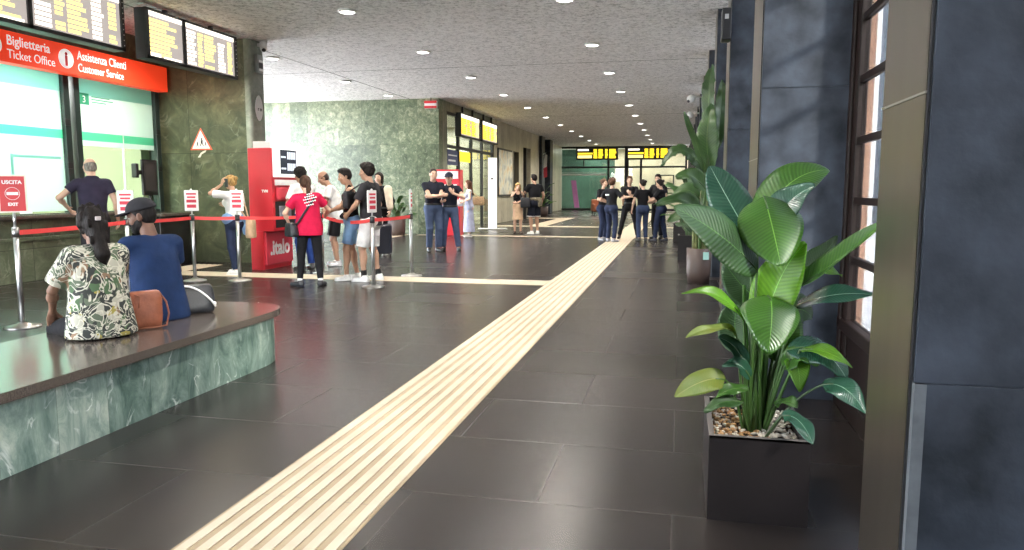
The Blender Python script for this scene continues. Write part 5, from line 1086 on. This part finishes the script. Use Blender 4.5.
L((784, 368, 3.4), (800, 344, 3.36), (818, 366, 3.32), 22, (.0, -.7, .7), LG, (.03, .0), fold=.2)
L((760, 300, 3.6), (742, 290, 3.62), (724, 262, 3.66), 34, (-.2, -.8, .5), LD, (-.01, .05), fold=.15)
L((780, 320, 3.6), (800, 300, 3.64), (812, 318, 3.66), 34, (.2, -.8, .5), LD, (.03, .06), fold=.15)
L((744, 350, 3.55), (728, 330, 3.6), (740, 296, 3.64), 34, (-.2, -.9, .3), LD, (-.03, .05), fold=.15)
L((772, 360, 3.5), (782, 330, 3.56), (790, 300, 3.58), 40, (.1, -.9, .3), LG, (.02, .05), fold=.15)
L((775, 405, 3.42), (790, 396, 3.36), (798, 408, 3.34), 13, (.0, -.6, .8), LG, (.04, .0), fold=.2, r=.005)
for k, (px, py, dx, dy) in enumerate(((744, 285, -.03, 0), (752, 262, -.015, .02), (763, 330, .0, -.02), (772, 300, .02, .01), (786, 340, .035, .0), (757, 350, -.01, -.03))):
    MB().tube([ft(dx, dy)-hp.location, (ft(dx, dy)*.5+at(px, py, 3.47)*.5)-hp.location+V3((0, 0, .02)), at(px, py, 3.47)-hp.location], .016, stalk_m if k % 2 else LG, 10, .008).build('stem', hp)
# ---- generated plants farther back
def big_plant(label, loc, n, hmin, hmax, spread, ll, lw, pot, seed, mats=(LG, LD, LB), lean=(0, 0), arc=1.0):
    rr = random.Random(seed); t = thing('potted_plant', label, 'potted plant', loc, 0, 'potted plants along the right side' if loc[0] > -2 else 'potted plants along the left side'); pot(t)
    l0 = V3(loc)
    for k in range(n):
        a = 2.4*k+rr.uniform(-.4, .4); h = hmin+(hmax-hmin)*((k+.5)/n)+rr.uniform(-.1, .1); sp_ = spread*rr.uniform(.4, 1)*(1.1-.5*k/n)
        d = V3((math.cos(a)*arc, math.sin(a), 0)); f = l0+d*.05+V3((0, 0, .4)); b = l0+d*sp_*.45+V3((lean[0]*h, lean[1]*h, h*.72)); el_ = rr.uniform(.25, 1.2)
        le = ll*rr.uniform(.75, 1.15); c = b+(d*math.cos(el_)+V3((0, 0, math.sin(el_))))*le*.55; tip = c+(d*math.cos(el_-.8)+V3((0, 0, math.sin(el_-.8))))*le*.5
        up = V3((0, 0, 1))-d*.25*math.sin(el_)*2
        leaf(t, b, c, tip, lw*rr.uniform(.75, 1.1), up+V3((rr.uniform(-.4, .4), rr.uniform(-.4, .1), 0)), rr.choice(mats), f, (f+b)/2+V3((0, 0, h*.15)), fold=.2, droop=.1, r=.014, ripple=.02, tear=.0)
    return t
potb = pbr('round_pot_brown', (.075, .05, .042), .5, nscale=3, namt=.15); tagm = pbr('pale_green_label', (.35, .6, .55), .5)
def round_pot(r, h, label=False):
    def f(t):
        MB().lathe([(r*.86, 0), (r*.96, h*.3), (r, h), (r*.92, h), (r*.9, h-.05)], potb).build('pot', t)
        m = MB().lathe([(r*.9, h-.08), (r*.9, h-.05), (.02, h-.04)], chip[2]); 
        for _ in range(60): a, q = rc.uniform(0, 6.3), rc.uniform(0, r*.85); m.ball((q*math.cos(a), q*math.sin(a), h-.035), rc.uniform(.015, .03), rc.choice(chip[:2]), 6)
        m.build('bark_chips', t)['kind'] = 'stuff'
        if label: MB().box(r*.3, r*.75, -r*.99, -r*.6, h-.16, h-.05, tagm).build('paper_label', t)
    return f
def trough(sx, sy, h):
    def f(t): planter(t, sx, sy, h, .03, h-.05); MB().box(-sx+.03, sx-.03, -sy+.03, sy-.03, .03, h-.04, chip[2]).build('soil', t)
    return f
b2 = big_plant('tall broad-leaved plant in a round brown pot behind the nearest plant', (.3, 11.6, 0), 3, .7, 1.2, .3, .5, .18, round_pot(.185, .53, True), 5, (LK, LK2))
l2 = b2.location
def L2(b, c, t, w, nrm, m, **k): B, C_, T_ = at(*b), at(*c), at(*t); return leaf(b2, B, C_, T_, w, nrm, m, l2+V3((0, 0, .45)), (l2+B)/2+V3((0, 0, .5)), r=.02, ripple=.03, **k)
L2((711, 138, 11.6), (706, 100, 11.7), (712, 64, 11.8), .24, (-.5, -.8, .2), LK, fold=.25, tear=.03)
L2((716, 150, 11.7), (722, 110, 11.8), (722, 80, 11.9), .2, (.1, -.9, .2), LK, fold=.3, tear=.03)
L2((710, 172, 11.5), (703, 135, 11.5), (712, 104, 11.6), .34, (-.3, -.9, .2), LK2, fold=.15, tear=.03)
L2((706, 172, 11.4), (696, 140, 11.3), (684, 112, 11.2), .12, (-.4, -.7, .5), LK2, fold=.35)
L2((704, 172, 11.5), (684, 132, 11.4), (660, 166, 11.2), .3, (-.2, -.6, .8), LK, fold=.25, droop=.2, tear=.03)
L2((706, 190, 11.3), (692, 168, 11.2), (676, 178, 11.1), .26, (-.1, -.8, .6), LK2, fold=.2)
L2((702, 214, 11.3), (684, 190, 11.2), (656, 205, 11.0), .24, (-.1, -.8, .6), LK, fold=.2)
L2((700, 222, 11.6), (690, 205, 11.6), (668, 222, 11.6), .22, (-.1, -.8, .6), LK2, fold=.2)
L2((700, 200, 11.6), (688, 182, 11.6), (672, 196, 11.6), .22, (-.1, -.8, .6), LK2, fold=.2)
for px, py, dx in ((704, 180, -.05), (708, 165, .04), (700, 205, -.08), (711, 150, .08)):
    q = at(px, py, 11.6)-l2; MB().tube([(dx, 0, .48), V3((dx, 0, .48)).lerp(q, .5)+V3((dx*.6, 0, .05)), q], .028, pbr('pale_stem', (.2, .23, .1), .5, nscale=8, namt=.3), 8, .014).build('stem', b2)
big_plant('bushy broad-leaved plant in a grey square planter, third along the right side', (.2, 15.4, 0), 12, .6, 2.1, .6, .65, .2, trough(.22, .22, .5), 11, (LK, LK2))
big_plant('bushy broad-leaved plant farthest back along the right side', (.1, 20.8, 0), 12, .6, 2.3, .6, .7, .22, trough(.26, .26, .5), 13, (LK, LK2))
big_plant('leafy plant in a dark pot in front of the green back wall', (-8.45, 21.5, 0), 14, .7, 1.45, .6, .5, .16, round_pot(.28, .5), 17, (LK, LK2))
big_plant('leafy plant by the dark piers at the far left end of the hall', (-7.0, 38.6, 0), 14, .7, 1.8, .6, .6, .2, round_pot(.28, .5), 19, (LK2, LG))
# ================================================================== LIGHT
lampm = glow('lamp_face', (1., .96, .9), 9.)
rows = ((-8.55, 'left-hand', (3, 14)), (-5.17, 'middle', (2, 14)), (-1.73, 'right-hand', (1, 14)))
ORD = ('first', 'second', 'third', 'fourth', 'fifth', 'sixth', 'seventh', 'eighth', 'ninth', 'tenth', 'eleventh', 'twelfth', 'thirteenth', 'fourteenth')
for X, nm, (k0, k1) in rows:
    i = 0
    for k in range(k0, k1):
        y = .55+3.56*k
        if X < -8 and y > 22: continue
        vis = y > (16 if X < -8 else 10 if X < -3 else 13)
        if X < -8 and y > 21: y = 21.3
        t = thing('ceiling_downlight', 'bright round ceiling downlight, %s from the camera in the %s row' % (ORD[i], nm) if vis else 'round ceiling downlight above the near floor', 'ceiling light', (X, y, CEIL), 0, 'ceiling downlights')
        if vis: i += 1
        MB().lathe([(.15, -.001), (.15, -.02), (.12, -.035), (.115, -.02)], white, seg=24).build('ring', t)
        MB().cyl((0, 0, -.004), (0, 0, -.03), .115, lampm, seg=24).build('lamp', t)
        ld = bpy.data.lights.new('downlight', 'SPOT'); ld.energy = 380 if not (X < -8 and y > 21) else 60; ld.color = (1, .93, .84); ld.spot_size = 2.5; ld.spot_blend = .6; ld.shadow_soft_size = .1
        lo = bpy.data.objects.new('downlight', ld); COL.objects.link(lo); lo.parent = t; lo.location = (0, 0, -.06)
def area(name, loc, size, sizey, power, col, rx=0, ry=0, rz=0):
    d = bpy.data.lights.new(name, 'AREA'); d.shape = 'RECTANGLE'; d.size = size; d.size_y = sizey; d.energy = power; d.color = col
    o = bpy.data.objects.new(name, d); COL.objects.link(o); o.location = loc; o.rotation_euler = (rx, ry, rz); return o
for y, e_ in ((6.8, 240), (8.2, 240), (9.6, 190), (11.2, 45)): area('assumed_office_lamp', (-11.2, y, 3.35), 1.2, .5, e_, (.97, 1, .98))  # assumed lamps, out of view, added so the window film glows
area('assumed_shop_lamp', (-9.5, 26, 3.85), 1.5, 5, 800, (1, .95, .88)); area('assumed_far_room_lamp', (-3, 52, 4.1), 8, 2, 420, (1, .95, .86))  # assumed unseen lamps, added to brighten the rooms behind the glass
for nm, loc, sx, sy, r in (('portal_entrance', (-10.3, -3.9, 2.1), 7.6, 4.2, (PI/2, 0, 0)), ('portal_left', (-14.0, 17.8, 1.9), 9.2, 3.7, (PI/2, 0, -PI/2)), ('portal_right', (1.25, 24, 2.4), 52, 3.6, (PI/2, 0, PI/2))):
    o = area(nm, loc, sx, sy, 1, (1, 1, 1), *r); o.data.cycles.is_portal = True
wd = bpy.data.worlds.new('sky'); S.world = wd; wd.use_nodes = True; Nw, Lw = wd.node_tree.nodes, wd.node_tree.links; bg = Nw['Background']
sky = Nw.new('ShaderNodeTexSky'); sky.sky_type = 'NISHITA'; sky.sun_disc = False; sky.sun_elevation = math.radians(50); sky.sun_rotation = math.radians(120); sky.dust_density = 2
hv = Nw.new('ShaderNodeHueSaturation'); hv.inputs['Saturation'].default_value = .45; Lw.new(sky.outputs[0], hv.inputs['Color']); Lw.new(hv.outputs[0], bg.inputs[0]); bg.inputs[1].default_value = 4.0
s0 = bpy.data.lights.new('sun', 'SUN'); s0.energy = 20; s0.angle = math.radians(.6); s0.color = (1, .96, .89); s1 = bpy.data.objects.new('sun', s0); COL.objects.link(s1); s1.rotation_euler = Vector((.32, -.15, -.9)).to_track_quat('-Z', 'Y').to_euler()
sd = bpy.data.lights.new('added_pier_spot', 'SPOT'); sd.energy = 48000; sd.spot_size = math.radians(26); sd.spot_blend = .5; sd.shadow_soft_size = .55; sd.color = (1, .93, .8)  # assumed unseen spotlight, added to cast diagonal light bands on the second pier
so = bpy.data.objects.new('added_pier_spot', sd); COL.objects.link(so); so.location = (8.0, -1.5, 6.0); so.rotation_euler = (Vector((.6, 4.6, 1.9))-so.location).to_track_quat('-Z', 'Y').to_euler()
S.view_settings.view_transform = 'Standard'; S.view_settings.look = 'None'; S.view_settings.exposure = 0.4; S.view_settings.gamma = 1; S.view_settings.use_curve_mapping = False
S.cycles.use_denoising = True; S.cycles.max_bounces = 8; S.cycles.diffuse_bounces = 4; S.cycles.glossy_bounces = 4; S.cycles.transparent_max_bounces = 16; S.cycles.sample_clamp_indirect = 6; S.cycles.caustics_reflective = False; S.cycles.caustics_refractive = False
